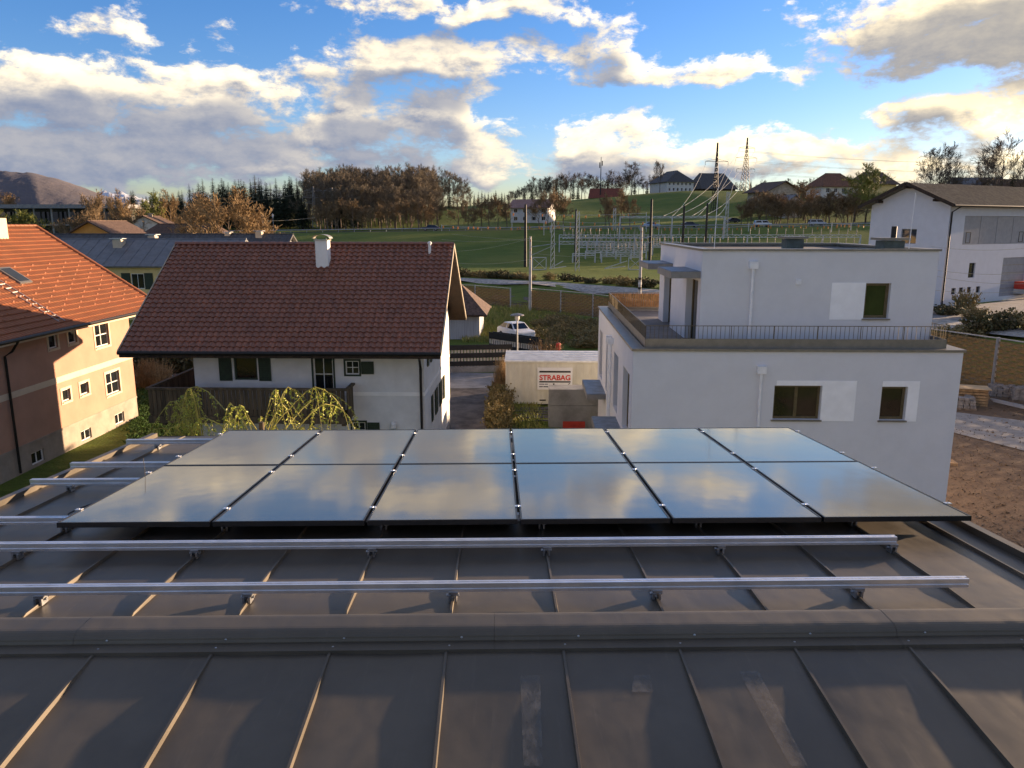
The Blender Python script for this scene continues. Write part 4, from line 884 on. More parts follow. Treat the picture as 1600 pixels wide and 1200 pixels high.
for k in range(4): MB().tube([(.7*k, 0, 0), (.7*k, 0, 1.05)], .02, 6).build('post', alu_dull, rl)
for z in (.35, .6, .85, 1.05): MB().tube([(0, 0, z), (2.1, 0, z)], .015, 6).build('bar', alu_dull, rl)
MB().box(-.3, .3, -.35, .35, 0, .14).build('base', pal_m, rl)

# ---------------------------------------------------------------- woven noise wall, railway, masts
weave = mat('woven_willow', (.27, .20, .10), .9, .35, 9, .02, 20, stretch=(1, 1, 3), col2=(.11, .08, .04)); steel = mat('galvanised_post', (.40, .41, .43), .5, .12, 3, metal=.5)
def noise_wall(xa, xb, label, h):
    t = thing('noise_wall', label, 'noise wall', (0, 0, 0)); L = Vector(off(xa, 0)).to_3d()-Vector(off(xb, 0)).to_3d(); n_ = max(1, int(abs(L.length)/5.0))
    pts = [Vector((*off(xa+(xb-xa)*k/n_, 0), 0)) for k in range(n_+1)]
    for i, (a, b_) in enumerate(zip(pts, pts[1:])):
        d_ = (b_-a); l_ = d_.length; d_.normalize(); nn = Vector((-d_.y, d_.x, 0)); za = hz(a.x, a.y); M_ = 14; q = MB(); rows = int(h/.18)
        for r in range(rows):
            for c in range(M_):
                s0, s1 = l_*c/M_, l_*(c+1)/M_; bul = .075*(1 if (r+c) % 2 else -1); z0 = za+.1+r*.18; z1 = z0+.16
                p0_, p1 = a+d_*s0, a+d_*s1; pm = a+d_*((s0+s1)/2)+nn*bul
                q.quad((*p0_.xy, z0), (*pm.xy, z0), (*pm.xy, z1), (*p0_.xy, z1)); q.quad((*pm.xy, z0), (*p1.xy, z0), (*p1.xy, z1), (*pm.xy, z1))
        q.build('woven_panel', weave, t)
        MB().bar((*a.xy, za), (*a.xy, za+h+.15), .16).build('post', steel, t)
        MB().bar((*a.xy, za+h+.1), (*b_.xy, za+h+.1), .09, .06).build('top_rail', steel, t)
    a = pts[-1]; MB().bar((*a.xy, hz(*a.xy)), (*a.xy, hz(*a.xy)+h+.15), .16).build('post', steel, t)
noise_wall(-16, 1.6, 'woven noise wall left of the concrete mast', 2.3); noise_wall(4.0, 20, 'woven noise wall between the mast and the white building', 2.5); noise_wall(22, 36, 'tall woven noise wall behind the stacked stones', 3.2)
rail_m = mat('rail_steel', (.16, .12, .10), .45, .2, 3, metal=.7)
for i, s_ in enumerate((3.2, 4.7)):
    struct(MB().tube([(*off(x, s_), hz(*off(x, s_))+.2) for x in rx_], .06, 5).build('railway_track', rail_m))
conc_l = mat('mast_concrete', (.50, .48, .45), .8, .1, 2)
def mast(px_, d, h, label, stripe=False):
    a = gd(px_, d); t = thing('railway_mast', label, 'mast', a, 0)
    MB().tube([(0, 0, 0), (0, 0, h)], [.2, .13], 10).build('pole', conc_l, t); MB().bar((0, 0, h-1.2), (3.0, .6, h-.8), .07).bar((0, 0, h-2.2), (3.0, .6, h-.9), .05).build('bracket', steel, t)
    for k in range(3): MB().lathe([(.05, 0), (.09, .05), (.05, .1), (.09, .15), (.05, .2)], (.0, -.2, h-.6-1.0*k), 8).build('insulator', mat('porcelain', (.30, .15, .09), .3, .1, 5), t)
    if stripe:
        for k in range(4): MB().lathe([(.215, 0), (.213, .28)], (0, 0, .6+.56*k), 10).build('warning_band', ink if k % 2 else wframe, t)
mast(829, 88, 8.6, 'tall concrete railway mast in the gap of the noise wall'); mast(1003, 90, 8.4, 'concrete railway mast with striped base beside the white building', True)
# ---------------------------------------------------------------- cars
tyre = mat('tyre', (.015, .015, .015), .8, .1, 5); lamp_w = mat('headlamp', (.7, .7, .7), .15, .05, 5); lamp_r = mat('tail_lamp', (.4, .02, .02), .2, .1, 5); car_glass = glass('car_glass', (.01, .012, .015), .04)
def car(label, loc, rz, paint, L=4.4, W=1.8, H=1.5, van=False, group=None):
    t = thing('car', label, 'car', loc, rz, group); k = L/4.4
    lower = [(-2.2, .35), (-2.2, .75), (-2.1, .92), (-1.2, .98), (1.9, 1.02), (2.2, .9), (2.2, .35)]
    if van: cab = [(-1.55, .96), (-.95, H), (1.95, H-.02), (2.15, .98)]
    else: cab = [(-1.25, .96), (-.45, H), (1.05, H-.03), (1.95, .99)]
    b = MB()
    def extr(prof, w0, w1, zmid):
        i = len(b.v)
        for s_ in (-1, 1):
            for (x, z) in prof: b.v.append((x*k, s_*(w1 if z > zmid else w0)/2, z))
        n_ = len(prof); b.f.append(tuple(range(i, i+n_))); b.f.append(tuple(range(i+2*n_-1, i+n_-1, -1)))
        for j in range(n_): b.f.append((i+(j+1) % n_, i+j, i+n_+j, i+n_+(j+1) % n_))
    extr(lower, W, W*.97, .9); extr(cab, W*.94, W*.76, 1.2)
    o = b.build('body', paint, t); bv = o.modifiers.new('bevel', 'BEVEL'); bv.width = .06; bv.segments = 2; bv.limit_method = 'ANGLE'
    (xa, za), (xb, zb), (xc, zc), (xd, zd) = cab
    def lp(p, q, f): return (p[0]+(q[0]-p[0])*f, p[1]+(q[1]-p[1])*f)
    for s_ in (-1, 1):   # side glass following the tumblehome
        i0, i1, i2, i3 = lp(cab[0], cab[1], .12), lp(cab[0], cab[1], .86), lp(cab[3], cab[2], .86), lp(cab[3], cab[2], .12)
        def yy(z): f = (z-za)/(H-za); return s_*((W*.94)*(1-f)+W*.76*f)/2+s_*.012
        m0, m1 = ((i0[0]+i3[0])/2, i0[1]), ((i1[0]+i2[0])/2, i1[1])
        for (p_, q_, r_, u_) in ((i0, m0, m1, i1), (m0, i3, i2, m1)):
            c_ = [lp(p_, q_, .06), lp(q_, p_, .06), lp(r_, u_, .06), lp(u_, r_, .06)]
            MB().quad(*[(x*k, yy(z), z) for x, z in (c_ if s_ < 0 else c_[::-1])]).build('side_window', car_glass, t)
    for (p_, q_, nm, o_) in ((cab[0], cab[1], 'windscreen', -.015), (cab[3], cab[2], 'rear_window', .015)):
        c0, c1 = lp(p_, q_, .12), lp(p_, q_, .88); w0, w1 = W*.40, W*.34
        MB().quad((c0[0]*k+o_, -w0, c0[1]+.01), (c0[0]*k+o_, w0, c0[1]+.01), (c1[0]*k+o_, w1, c1[1]+.01), (c1[0]*k+o_, -w1, c1[1]+.01)).build(nm, car_glass, t)
    for x in (-1.35*k, 1.32*k):
        for s_ in (-1, 1):
            wh = MB(); wh.tube([(0, -.1, 0), (0, .1, 0)], .33, 16); w_ = wh.build('wheel', tyre, t, (x, s_*(W/2-.08), .33)); MB().tube([(0, s_*.1, 0), (0, s_*.112, 0)], .2, 12).build('rim', alu_dull, w_)
    for s_ in (-1, 1): MB().box(-2.225*k, -2.15*k, s_*.62-.18, s_*.62+.18, .66, .80).build('headlight', lamp_w, t); MB().box(2.16*k, 2.225*k, s_*.66-.14, s_*.66+.14, .70, .88).build('tail_light', lamp_r, t)
    return t
def paint(n, c): return mat(n, c, .25, .03, 3, spec=.6)
white_p, silver_p, blue_p, dark_p = paint('paint_white', (.75, .75, .76)), paint('paint_silver', (.45, .47, .50)), paint('paint_lightblue', (.30, .42, .60)), paint('paint_navy', (.03, .035, .06))
def road_car(px_, y, label, pnt, flip=False, van=False):
    r = pt(px_, 356, 1)-Vector((0, 0, CAM_Z)); x = r.x/r.y*y; return car(label, (x, y, hz(x, y)+.07), R(180) if flip else 0, pnt, van=van, H=1.65 if van else 1.48)
road_car(673, 201.5, 'dark blue car on the highway above the brown roof', dark_p); road_car(1018, 206, 'pale blue and white car on the highway behind the switchyard', blue_p, True); road_car(1078, 206.5, 'dark car far along the highway right of the pale blue one', dark_p, True)
road_car(1191, 202, 'white estate car on the highway above the flat roof', white_p, True, True); road_car(1276, 206, 'silver car on the highway closest to the white barn', silver_p, True, True)
q = ptz(806, 530, .2); car('white hatchback parked behind the striped fences', (q.x, q.y, .2), R(118), white_p, 3.8, 1.7, 1.5)
q = gd(1185, 232); car('dark car parked below the chalet', (q.x-8, q.y, q.z), R(10), dark_p)
q = pt(1600, 447, 84); tr = thing('farm_trailer', 'small red and white farm trailer in front of the barn door', 'trailer', (q.x, q.y, hz(q.x, q.y)), R(33))
MB().box(-1.6, 1.6, -.9, .9, .6, 1.1).build('bed', mat('trailer_grey', (.5, .5, .5), .6, .1, 3), tr); MB().box(-1.6, 1.6, -.85, .85, 1.12, 1.9).build('load', mat('red_plastic', (.55, .05, .03)), tr)
for x in (-.9, .9):
    for s_ in (-1, 1): MB().tube([(x, s_*.85-.1, .4), (x, s_*.85+.1, .4)], .4, 14).build('wheel', tyre, tr)
# highway guard rail
gr_ = thing('guard_rail', 'long steel guard rail along the near edge of the highway', 'guard rail', (0, 0, 0))
MB().tube([(x, 198.4, hz(x, 198.4)+.65) for x in range(-150, 160, 6)], .13, 4).build('beam', steel, gr_)
gp = MB().box(-.06, .06, 0, .1, 0, .7).mesh('post', steel)
for x in range(-148, 158, 4): put('post', gp, gr_, (x, 198.5, hz(x, 198.5)))

# ---------------------------------------------------------------- switchyard
gal = mat('galvanised_light', (.56, .57, .58), .5, .1, 2, metal=.4); gal_d = mat('dark_pole', (.03, .025, .022), .6, .2, 3); porc = mat('brown_porcelain', (.80, .36, .08), .25, .15, 5, spec=.7)
ins_me = MB().lathe([(.05, 0), (.14, .06), (.06, .12), (.16, .2), (.06, .26), (.16, .34), (.06, .4), (.14, .48), (.05, .55)], n=8).mesh('insulator', porc)
ins_l = MB().lathe([(.05, 0), (.11, .1), (.05, .2), (.11, .3), (.05, .4), (.11, .5), (.05, .6), (.11, .75), (.05, .9), (.04, 1.4)], n=6).mesh('insulator', mat('grey_porcelain', (.50, .42, .34), .35, .15, 5))
def truss(b, a, c, h, n, r=.065):
    a, c = Vector(a), Vector(c); up = Vector((0, 0, h))
    b.bar(a, c, r*2); b.bar(a+up, c+up, r*2)
    for k in range(n):
        p_, q_ = a.lerp(c, k/n), a.lerp(c, (k+1)/n); b.bar(p_, q_+up if k % 2 == 0 else q_, r*1.3) if k % 2 == 0 else b.bar(p_+up, q_, r*1.3)
def gantry(px0, px1, ytop, d, label, ncol, th=.6, top=True, dd=0, legs='gal', ins=0):
    a, c = pt(px0, ytop, d), pt(px1, ytop, d+dd); t = thing('switchyard_gantry', label, 'gantry', (a.x, a.y, hz(a.x, a.y)), 0, 'steel frames of the switchyard')
    o_ = Vector(t.location); a, c = a-o_, c-o_; n_ = max(4, int((c-a).length/1.2)); b = MB(); truss(b, a-Vector((0, 0, th)), c-Vector((0, 0, th)), th, n_); b.build('beam', gal, t)
    for k in range(ncol):
        p_ = a.lerp(c, k/(ncol-1) if ncol > 1 else .5); gz = hz(p_.x+o_.x, p_.y+o_.y)-o_.z
        MB().bar((p_.x, p_.y, gz), (p_.x, p_.y, p_.z), .22).bar((p_.x, p_.y+.9, gz), (p_.x, p_.y, p_.z-.1), .16).build('column', gal, t)
    for k in range(ins): p_ = a.lerp(c, (k+.5)/ins); put('insulator', ins_l, t, (p_.x, p_.y, p_.z+.06))
    return t
gantry(874, 1345, 367, 172, 'longest pale lattice beam across the switchyard', 9, .55, ins=34)
gantry(874, 960, 377, 165, 'short lattice frame at the left end of the long beam', 3, .6)
gantry(905, 1035, 383, 158, 'lattice frame in front of the long beam', 4, .5, ins=14)
gantry(1000, 1340, 374, 186, 'rear lattice beam seen just below the long beam', 8, .5, ins=24)
gantry(895, 930, 396, 150, 'low grey frame nearest the field, left one', 2, .4); gantry(940, 1000, 397, 150, 'low grey frame nearest the field, right one', 3, .4)
gantry(930, 1015, 389, 163, 'middle grey frame behind the two low frames', 4, .4, ins=10)
gantry(969, 1132, 338, 178, 'tall portal with bare beam carrying the sloping wires', 3, .35)
gantry(880, 1010, 372, 180, 'frame with many posts behind the left lattice frames', 6, .5, ins=22)
gantry(1020, 1340, 381, 160, 'lattice beam nearest the flat roof', 8, .5, ins=26)
gantry(905, 1060, 378, 170, 'crowded frame in the middle of the switchyard', 7, .45, ins=24)
gantry(915, 1010, 392, 155, 'low frame with posts close to the field', 5, .35, ins=16)
for i, (px_, d, yt) in enumerate(((821, 140, 320), (900, 150, 328), (1017, 145, 312), (1068, 165, 322), (1104, 170, 318))):
    a = gd(px_, d); tpz = pt(px_, yt, d).z; t = thing('dark_pole', ORD[i]+' from the left of the tall dark poles in the switchyard', 'pole', a, 0, 'dark poles in the switchyard'); MB().tube([(0, 0, 0), (0, 0, tpz-a.z)], [.3, .2], 8).build('shaft', gal_d, t); MB().lathe([(.22, tpz-a.z), (.05, tpz-a.z+.15)], n=8).build('cap', gal_d, t)
def lattice_post(px_, d, yt, label, w_=.7):
    a = gd(px_, d); h = pt(px_, yt, d).z-a.z; t = thing('lattice_post', label, 'mast', a, 0, 'lattice posts in the switchyard'); b = MB(); n_ = int(h/1.0)
    for sx_ in (-1, 1):
        for sy_ in (-1, 1): b.bar((sx_*w_/2, sy_*w_/2, 0), (sx_*w_/3, sy_*w_/3, h), .07)
    for k in range(n_):
        f0, f1 = 1-k/n_/3, 1-(k+1)/n_/3; z0, z1 = h*k/n_, h*(k+1)/n_
        for sy_ in (-1, 1): b.bar((-w_/2*f0, sy_*w_/2*f0, z0), (w_/2*f1, sy_*w_/2*f1, z1), .045); b.bar((sy_*w_/2*f0, w_/2*f0, z0), (sy_*w_/2*f1, -w_/2*f1, z1), .045)
    b.build('lattice', gal, t); return t, h
for px_, d, yt, lb in ((864, 138, 345, 'slim lattice post left in the field before the switchyard'), (903, 132, 330, 'slim lattice post right of the first dark poles'), (1135, 180, 300, 'slim lattice post behind the flat roof'), (960, 190, 325, 'slim lattice post behind the lattice beams')): lattice_post(px_, d, yt, lb)
# loose lattice frames lying in the field
for (px_, py_, label, sx_) in ((832, 418, 'square braced steel frame standing in the field behind the mast', 1), (982, 415, 'square braced steel frame in the field beside the white building', -1)):
    q = pt(px_, py_, 135); zg = hz(q.x, q.y); t = thing('steel_frame', label, 'frame', (q.x, q.y, zg)); w_, h = 2.4, 2.2
    MB().bar((0, 0, .1), (w_, 0, .1), .12).bar((0, 0, h), (w_, 0, h), .12).bar((0, 0, 0), (0, 0, h), .12).bar((w_, 0, 0), (w_, 0, h), .12).build('outer_frame', gal, t); MB().bar((0, .02, .1), (w_, .02, h), .08).bar((0, -.02, h), (w_, -.02, .1), .08).build('cross_brace', gal, t)
    MB().bar((w_+.6 if sx_ > 0 else -4.2, 0, .3), (w_+3 if sx_ > 0 else -.3, 0, 1.6), .12).bar((w_+.6 if sx_ > 0 else -4.2, .1, .25), (w_+3.6 if sx_ > 0 else -.4, 1, .6), .12).build('loose_strut', gal, t)
# busbars hung with brown insulators in front of the highway
rd = random.Random(21)
for i, (x0, x1, yy, d) in enumerate(((690, 880, 352, 192), (860, 1010, 353, 188), (1000, 1180, 353, 190), (1170, 1330, 350, 188), (1300, 1450, 349, 186), (800, 1010, 333, 192), (850, 1030, 345, 184))):
    a, c = pt(x0, yy, d), pt(x1, yy, d); t = thing('busbar', ['leftmost overhead line with orange insulators before the highway', 'overhead line with orange insulators left of the switchyard middle', 'overhead line with orange insulators above the flat roof edge', 'overhead line with orange insulators over the flat roof middle', 'overhead line with orange insulators nearest the white barn', 'higher thin line with pale insulators above the left switchyard', 'lower thin line with pale insulators above the left switchyard'][i], 'power line', a, 0, 'insulated lines before the highway'); c = c-a
    MB().tube([Vector((0, 0, 0)).lerp(c, k/10)-Vector((0, 0, .5*4*(k/10)*(1-k/10))) for k in range(11)], .035, 4).build('conductor', gal, t)
    for k in range(int((x1-x0)/(11 if i < 5 else 18))):
        f = min(.99, (k+rd.uniform(.1, .9))/((x1-x0)/(11 if i < 5 else 18))); p_ = Vector((0, 0, 0)).lerp(c, f); o = put('insulator', ins_me, t, (p_.x, p_.y, p_.z-.5*4*f*(1-f)-rd.uniform(.5, .9)))
        o.scale = (1.45, 1.45, 1.25)
    for f in (0, 1): p_ = c*f; zg = hz(p_.x+a.x, p_.y+a.y)-a.z; MB().tube([(p_.x, p_.y, zg), (p_.x, p_.y, p_.z+.2)], .08, 6).build('support', gal, t)
# pylons
gal_g = mat('weathered_steel', (.22, .21, .20), .6, .1, 2, metal=.3)
def pylon(px_, d, yb, yt, arms, label, w0=3.0, m=None):
    m = m or gal_d; a = pt(px_, yb, d); h = pt(px_, yt, d).z-a.z; t = thing('pylon', label, 'pylon', a, R(12), 'power pylons'); b = MB(); n_ = 14
    wd = lambda f: w0*(1-f)**1.25/2+.14
    for sx_ in (-1, 1):
        for sy_ in (-1, 1): b.tube([(sx_*wd(k/n_), sy_*wd(k/n_), h*k/n_-(.8 if k == 0 else 0)) for k in range(n_+1)], .12, 4)
    for k in range(n_):
        f0, f1 = k/n_, (k+1)/n_
        for s_ in (-1, 1):
            b.bar((-wd(f0), s_*wd(f0), h*f0), (wd(f1), s_*wd(f1), h*f1), .08); b.bar((wd(f0), s_*wd(f0), h*f0), (-wd(f1), s_*wd(f1), h*f1), .08); b.bar((s_*wd(f0), -wd(f0), h*f0), (s_*wd(f1), wd(f1), h*f1), .08)
    b.build('tower', m, t); tips = []
    for (ya, hw) in arms:
        z = pt(px_, ya, d).z-a.z; q = MB()
        for s_ in (-1, 1):
            q.bar((0, -.25, z), (s_*hw, 0, z+.1), .11); q.bar((0, .25, z), (s_*hw, 0, z+.1), .11); q.bar((0, 0, z+.9), (s_*hw, 0, z+.12), .09); tips.append(Matrix.Rotation(R(12), 3, 'Z') @ Vector((s_*hw, 0, z-1.2))+a)
            q.bar((s_*hw, 0, z), (s_*hw, 0, z-1.2), .09)
        q.build('cross_arm', m, t)
    return tips
T1 = pylon(1163, 320, 302, 217, ((233, 3.6), (248, 4.8), (265, 4.2)), 'taller pylon with three cross arms on the hill')
T2 = pylon(1116, 262, 330, 225, ((254, 4.2),), 'pylon with one cross arm left of the taller one', 1.5, gal_d)
T3 = pylon(492, 232, 352, 292, ((299, 2.6), (309, 3.2), (318, 2.4)), 'left one of two slim pylons before the wood', 1.0, gal_g); T4 = pylon(521, 232, 352, 294, ((299, 2.4), (309, 3.4), (318, 2.0)), 'right one of two slim pylons before the wood', 1.0, gal_g)
wire_m = mat('bright_wire', (.55, .50, .38), .35, .05, 3, metal=.6)
ORDX = ORD+['seventh', 'eighth', 'ninth', 'tenth', 'eleventh', 'twelfth', 'thirteenth', 'fourteenth', 'fifteenth']
def wire(a, b_, sag, label, r=.03, m=None, cat='wire', grp_='overhead wires'):
    a, b_ = Vector(a), Vector(b_); o = MB().tube([a.lerp(b_, k/16)-Vector((0, 0, 4*sag*(k/16)*(1-k/16))) for k in range(17)], r, 4).build('overhead_wire', m or wire_m); tag(o, label, cat, grp_)
for i, (x, yb) in enumerate(((1036, 338), (1056, 338), (1080, 338), (1098, 338), (1120, 338))): wire(pt(x, yb, 178), T1[i], 3.5, ORD[i]+' from the left of the sunlit wires rising from the portal to the tall pylon' if True else 'sunlit wire rising from the portal to the tall pylon', .055)
for i in range(2): wire(pt(1050+40*i, 338, 178), T2[i], 2, ['left', 'right'][i]+' sunlit wire rising from the portal to the single arm pylon', .05)
for i in range(6):
    tp_ = T1[i]; wire(tp_, tp_+Vector((230, 40, 4)), 5, ['upper left', 'upper right', 'middle left', 'middle right', 'lower left', 'lower right'][i]+' arm wire leaving the tall pylon to the right', .03)
for i, (x0, y0, d0, x1, y1, d1) in enumerate(((706, 366, 95, 1010, 380, 92), (690, 374, 95, 830, 372, 88), (829, 395, 88, 1003, 399, 90), (829, 372, 88, 700, 393, 95), (829, 405, 88, 705, 410, 96), (1455, 385, 62, 1640, 383, 62), (1455, 430, 60, 1640, 441, 60), (1450, 452, 60, 1640, 449, 60), (1450, 420, 60, 1640, 423, 58), (380, 345, 180, 492, 340, 200), (330, 322, 240, 492, 299, 232))):
    wire(pt(x0, y0, d0), pt(x1, y1, d1), .35, 'thin railway or service wire number', .012 if d0 < 100 else .03) if False else wire(pt(x0, y0, d0), pt(x1, y1, d1), .35, ['upper wire running from behind the brown roof past both masts', 'short wire from the brown roof vent to the left mast', 'lower wire between the two railway masts', 'wire falling from the left mast top to the brown gable', 'wire falling from the left mast middle to the brown gable', 'topmost of the wires before the white barn', 'third from the top of the wires before the white barn', 'lowest of the wires before the white barn', 'second from the top of the wires before the white barn', 'short sagging wire before the wood left of the slim pylons', 'long wire rising to the slim pylons'][i], .012 if d0 < 100 else .03, None, 'wire', 'service wires' if x0 < 1400 else 'barn service wires')
q = gd(937, 330); tm_ = thing('radio_mast', 'slim radio mast on the wooded ridge', 'mast', q); h = pt(937, 247, 330).z-q.z; MB().tube([(0, 0, 0), (0, 0, h)], [.3, .12], 6).build('pole', gal_d, tm_); MB().box(-.7, -.35, -.2, .2, h-4.5, h-2.2).box(.35, .7, -.2, .2, h-3.6, h-1.6).build('antenna', gal_d, tm_)
for i, (px_, y_) in enumerate(((411, 352), (427, 353))):
    q = gd(px_, 205); t = thing('road_lamp', ['left road lamp beside the highway before the wood', 'right road lamp beside the highway before the wood'][i], 'lamp', q); MB().tube([(0, 0, 0), (0, 0, 3.8)], .06, 6).build('pole', steel, t); MB().lathe([(.1, 3.8), (.3, 4.2), (.25, 4.7), (.05, 4.9)], n=8).build('head', wframe, t)
# ---------------------------------------------------------------- trees, shrubs, far hills
bark = mat('bark', (.085, .062, .045), .9, .25, 6); bark_pale = mat('bark_pale', (.19, .15, .115), .9, .25, 5)
twig_o = mat('twig_orange', (.26, .18, .096), .85, .25, 1.2); twig_b = mat('twig_brown', (.20, .162, .112), .9, .25, 1.0); twig_g = mat('twig_grey', (.13, .105, .085), .9, .2, 1.0); twig_t = mat('twig_tan', (.30, .20, .095), .85, .2, 1.5)
needle = mat('needles', (.034, .050, .020), .8, .4, .8, col2=(.018, .028, .012)); leaf_y = mat('young_leaves', (.20, .22, .035), .6, .25, 2.0); leaf_w = mat('willow_leaves', (.36, .40, .05), .5, .2, 4.0); leaf_h = mat('hedge_leaves', (.075, .085, .03), .8, .35, 2.0, col2=(.10, .07, .035)); leaf_d = mat('dry_leaves', (.27, .20, .09), .85, .3, 2.0, col2=(.15, .14, .05))
def perp(d, rd):
    a = Vector((rd.gauss(0, 1), rd.gauss(0, 1), rd.gauss(0, 1))); a -= d*a.dot(d); return a.normalized()
def bare_tree(seed, tm_, cm, h=10.0, spread=.5, trunk=.35, levels=4, n0=11, up=.25, leaves=None, r0=.17, nleaf=3, rmin=.022):
    """tapered trunk, limbs and three orders of twigs; mesh pair (trunk, crown) for a tree of height h"""
    rd = random.Random(seed); T, Cn = MB(), MB(); top = h*.86
    tp = [Vector((0, 0, -.4))]; lean = Vector((rd.uniform(-.06, .06), rd.uniform(-.06, .06), 0))
    for k in range(1, 8): tp.append(Vector((rd.uniform(-.03, .03)*h*.4, rd.uniform(-.03, .03)*h*.4, top*k/7))+lean*h*k/7*.6)
    T.tube(tp, [r0*(1-.86*k/7) for k in range(8)], 7)
    def grow(p, d, L, r, lv):
        pts = [p]; dd = d.copy(); n_ = 3 if lv < 3 else 2
        for k in range(n_):
            dd = (dd+perp(dd, rd)*.22+Vector((0, 0, up*.25))).normalized(); pts.append(pts[-1]+dd*(L/n_))
        Cn.tube(pts, [max(rmin, r*(1-.75*k/n_)) for k in range(n_+1)], 4 if lv == 1 else 3, cap=False)
        if lv < levels:
            kids = {1: 7, 2: 5, 3: 5}.get(lv, 3)
            for k in range(kids):
                f = .3+.7*(k+rd.random())/kids; i = min(n_-1, int(f*n_)); q = pts[i].lerp(pts[i+1], f*n_-i)
                nd = (dd+perp(dd, rd)*rd.uniform(.6, 1.0)+Vector((0, 0, up*.5))).normalized(); grow(q, nd, L*rd.uniform(.42, .62), r*.45, lv+1)
        if leaves and lv >= levels-1:
            for k in range(nleaf):
                q = pts[-1].lerp(pts[0], rd.random()); a, c = perp(dd, rd)*.13, perp(dd, rd)*.13; Cn.quad(q-a, q-c*.6, q+a, q+c*.6)
    for k in range(n0):
        f = trunk+(1-trunk)*(k+rd.random()*.8)/n0; i = min(6, int(f*7)); q = tp[i].lerp(tp[i+1], f*7-i); a = rd.uniform(0, 6.283)+k*2.4
        d = Vector((math.cos(a), math.sin(a), rd.uniform(.35, .9)+f*.6)).normalized(); grow(q, d, h*spread*(1.1-.55*f)*rd.uniform(.8, 1.15), r0*.42*(1.1-f*.7), 1)
    return T.mesh('trunk', tm_), Cn.mesh('crown', cm if not leaves else leaves)
def conifer(seed, h=18.0, w_=3.0, dens=1.0):
    rd = random.Random(seed); T, Cn = MB(), MB(); T.tube([(0, 0, -.5), (0, 0, h*.5), (0, 0, h*.97)], [.26, .16, .02], 6); z = h*.10; lv = 0
    while z < h*.985:
        f = z/h; r = w_*(1-f)**.8*rd.uniform(.75, 1.1)+.12; n_ = int((7+5*(1-f))*dens); a0 = rd.random()*6.28
        for k in range(n_):
            a = a0+6.283*k/n_+rd.uniform(-.2, .2); rr = r*rd.uniform(.7, 1.15); dz = -rr*rd.uniform(.18, .42); c, s_ = math.cos(a), math.sin(a); wd = rr*rd.uniform(.16, .26)
            b0, b1, b2 = Vector((0, 0, z)), Vector((c*rr*.55, s_*rr*.55, z+dz*.35)), Vector((c*rr, s_*rr, z+dz)); sd = Vector((-s_, c, 0))*wd; hang = Vector((0, 0, -wd*rd.uniform(.6, 1.2)))
            Cn.quad(b0, b1-sd+hang*.5, b2, b1+hang*.2); Cn.quad(b0, b1+hang*.2, b2, b1+sd+hang*.5)
            m_ = b0.lerp(b2, .72); Cn.tri(m_, b2+sd*.9+hang, m_+sd*1.3+hang*.6); Cn.tri(m_, m_-sd*1.3+hang*.6, b2-sd*.9+hang)
        z += h*rd.uniform(.028, .040)*(1.2-.5*f)
    return T.mesh('trunk', bark), Cn.mesh('crown', needle)
def bush(seed, h, w_, cm, n=70, leaf=.10, nl=7):
    """stems fanning from the base, with leaf-sized faces along them"""
    rd = random.Random(seed); b = MB()
    for k in range(n):
        a = rd.uniform(0, 6.283); r = w_*math.sqrt(rd.random())*.5; p0_ = Vector((math.cos(a)*r*.6, math.sin(a)*r*.6, 0)); e = Vector((math.cos(a)*r+rd.gauss(0, .1)*w_, math.sin(a)*r+rd.gauss(0, .1)*w_, h*rd.uniform(.5, 1.0)*(1-.35*(2*r/w_)**2)))
        m_ = p0_.lerp(e, .5)+Vector((rd.gauss(0, .05), rd.gauss(0, .05), .08*h)); b.tube([p0_, m_, e], [.018, .012, .004], 3, cap=False)
        for j in range(nl):
            q = (m_ if rd.random() < .5 else p0_).lerp(e, rd.random())+Vector((rd.gauss(0, .07), rd.gauss(0, .07), rd.gauss(0, .05)))*w_*.5; u_ = Vector((rd.gauss(0, 1), rd.gauss(0, 1), rd.gauss(0, 1))).normalized()*leaf; v_ = perp(u_.normalized(), rd)*leaf*.6; b.quad(q-u_, q-v_, q+u_, q+v_)
    return b.mesh('foliage', cm)
PR = {'orange': [bare_tree(s_, bark_pale, twig_o, 8, .42, .18, 4, 12, .25) for s_ in (1, 2, 3)], 'tall': [bare_tree(s_, bark_pale, twig_b, 18, .26, .26, 4, 15, .5, r0=.24) for s_ in (4, 5, 6, 7)],
      'grey': [bare_tree(s_, bark, twig_g, 13, .40, .28, 4, 12, .3, r0=.22) for s_ in (8, 9, 10)], 'tan': [bare_tree(s_, bark_pale, twig_t, 9, .46, .10, 4, 15, .25) for s_ in (11, 12)],
      'bud': [bare_tree(s_, bark, leaf_y, 11, .40, .2, 4, 13, .3, leaves=leaf_y, nleaf=2) for s_ in (13, 14)], 'fir': [conifer(s_, 18, w2) for s_, w2 in ((15, 2.7), (16, 3.2), (17, 2.3), (18, 3.6))]}
PH = {'orange': 8, 'tall': 18, 'grey': 13, 'tan': 9, 'bud': 11, 'fir': 18}
NAMES = {'orange': 'bare_tree', 'tall': 'beech_tree', 'grey': 'bare_tree', 'tan': 'bare_tree', 'bud': 'budding_tree', 'fir': 'spruce_tree'}
rd = random.Random(77)
def tree(kind, px_, d, ytop, label, group, wide=1.0, base=None):
    g = gd(px_, d); zt = pt(px_, ytop, d).z; h = max(2.0, zt-g.z); tm_, cm = rd.choice(PR[kind]); s_ = h/PH[kind]
    t = thing(NAMES[kind], label, 'tree', g, rd.uniform(0, 6.28), group); sw = s_*wide
    for nm, me in (('trunk', tm_), ('crown', cm)):
        o = put(nm, me, t); o.scale = (sw, sw, s_)
    return t
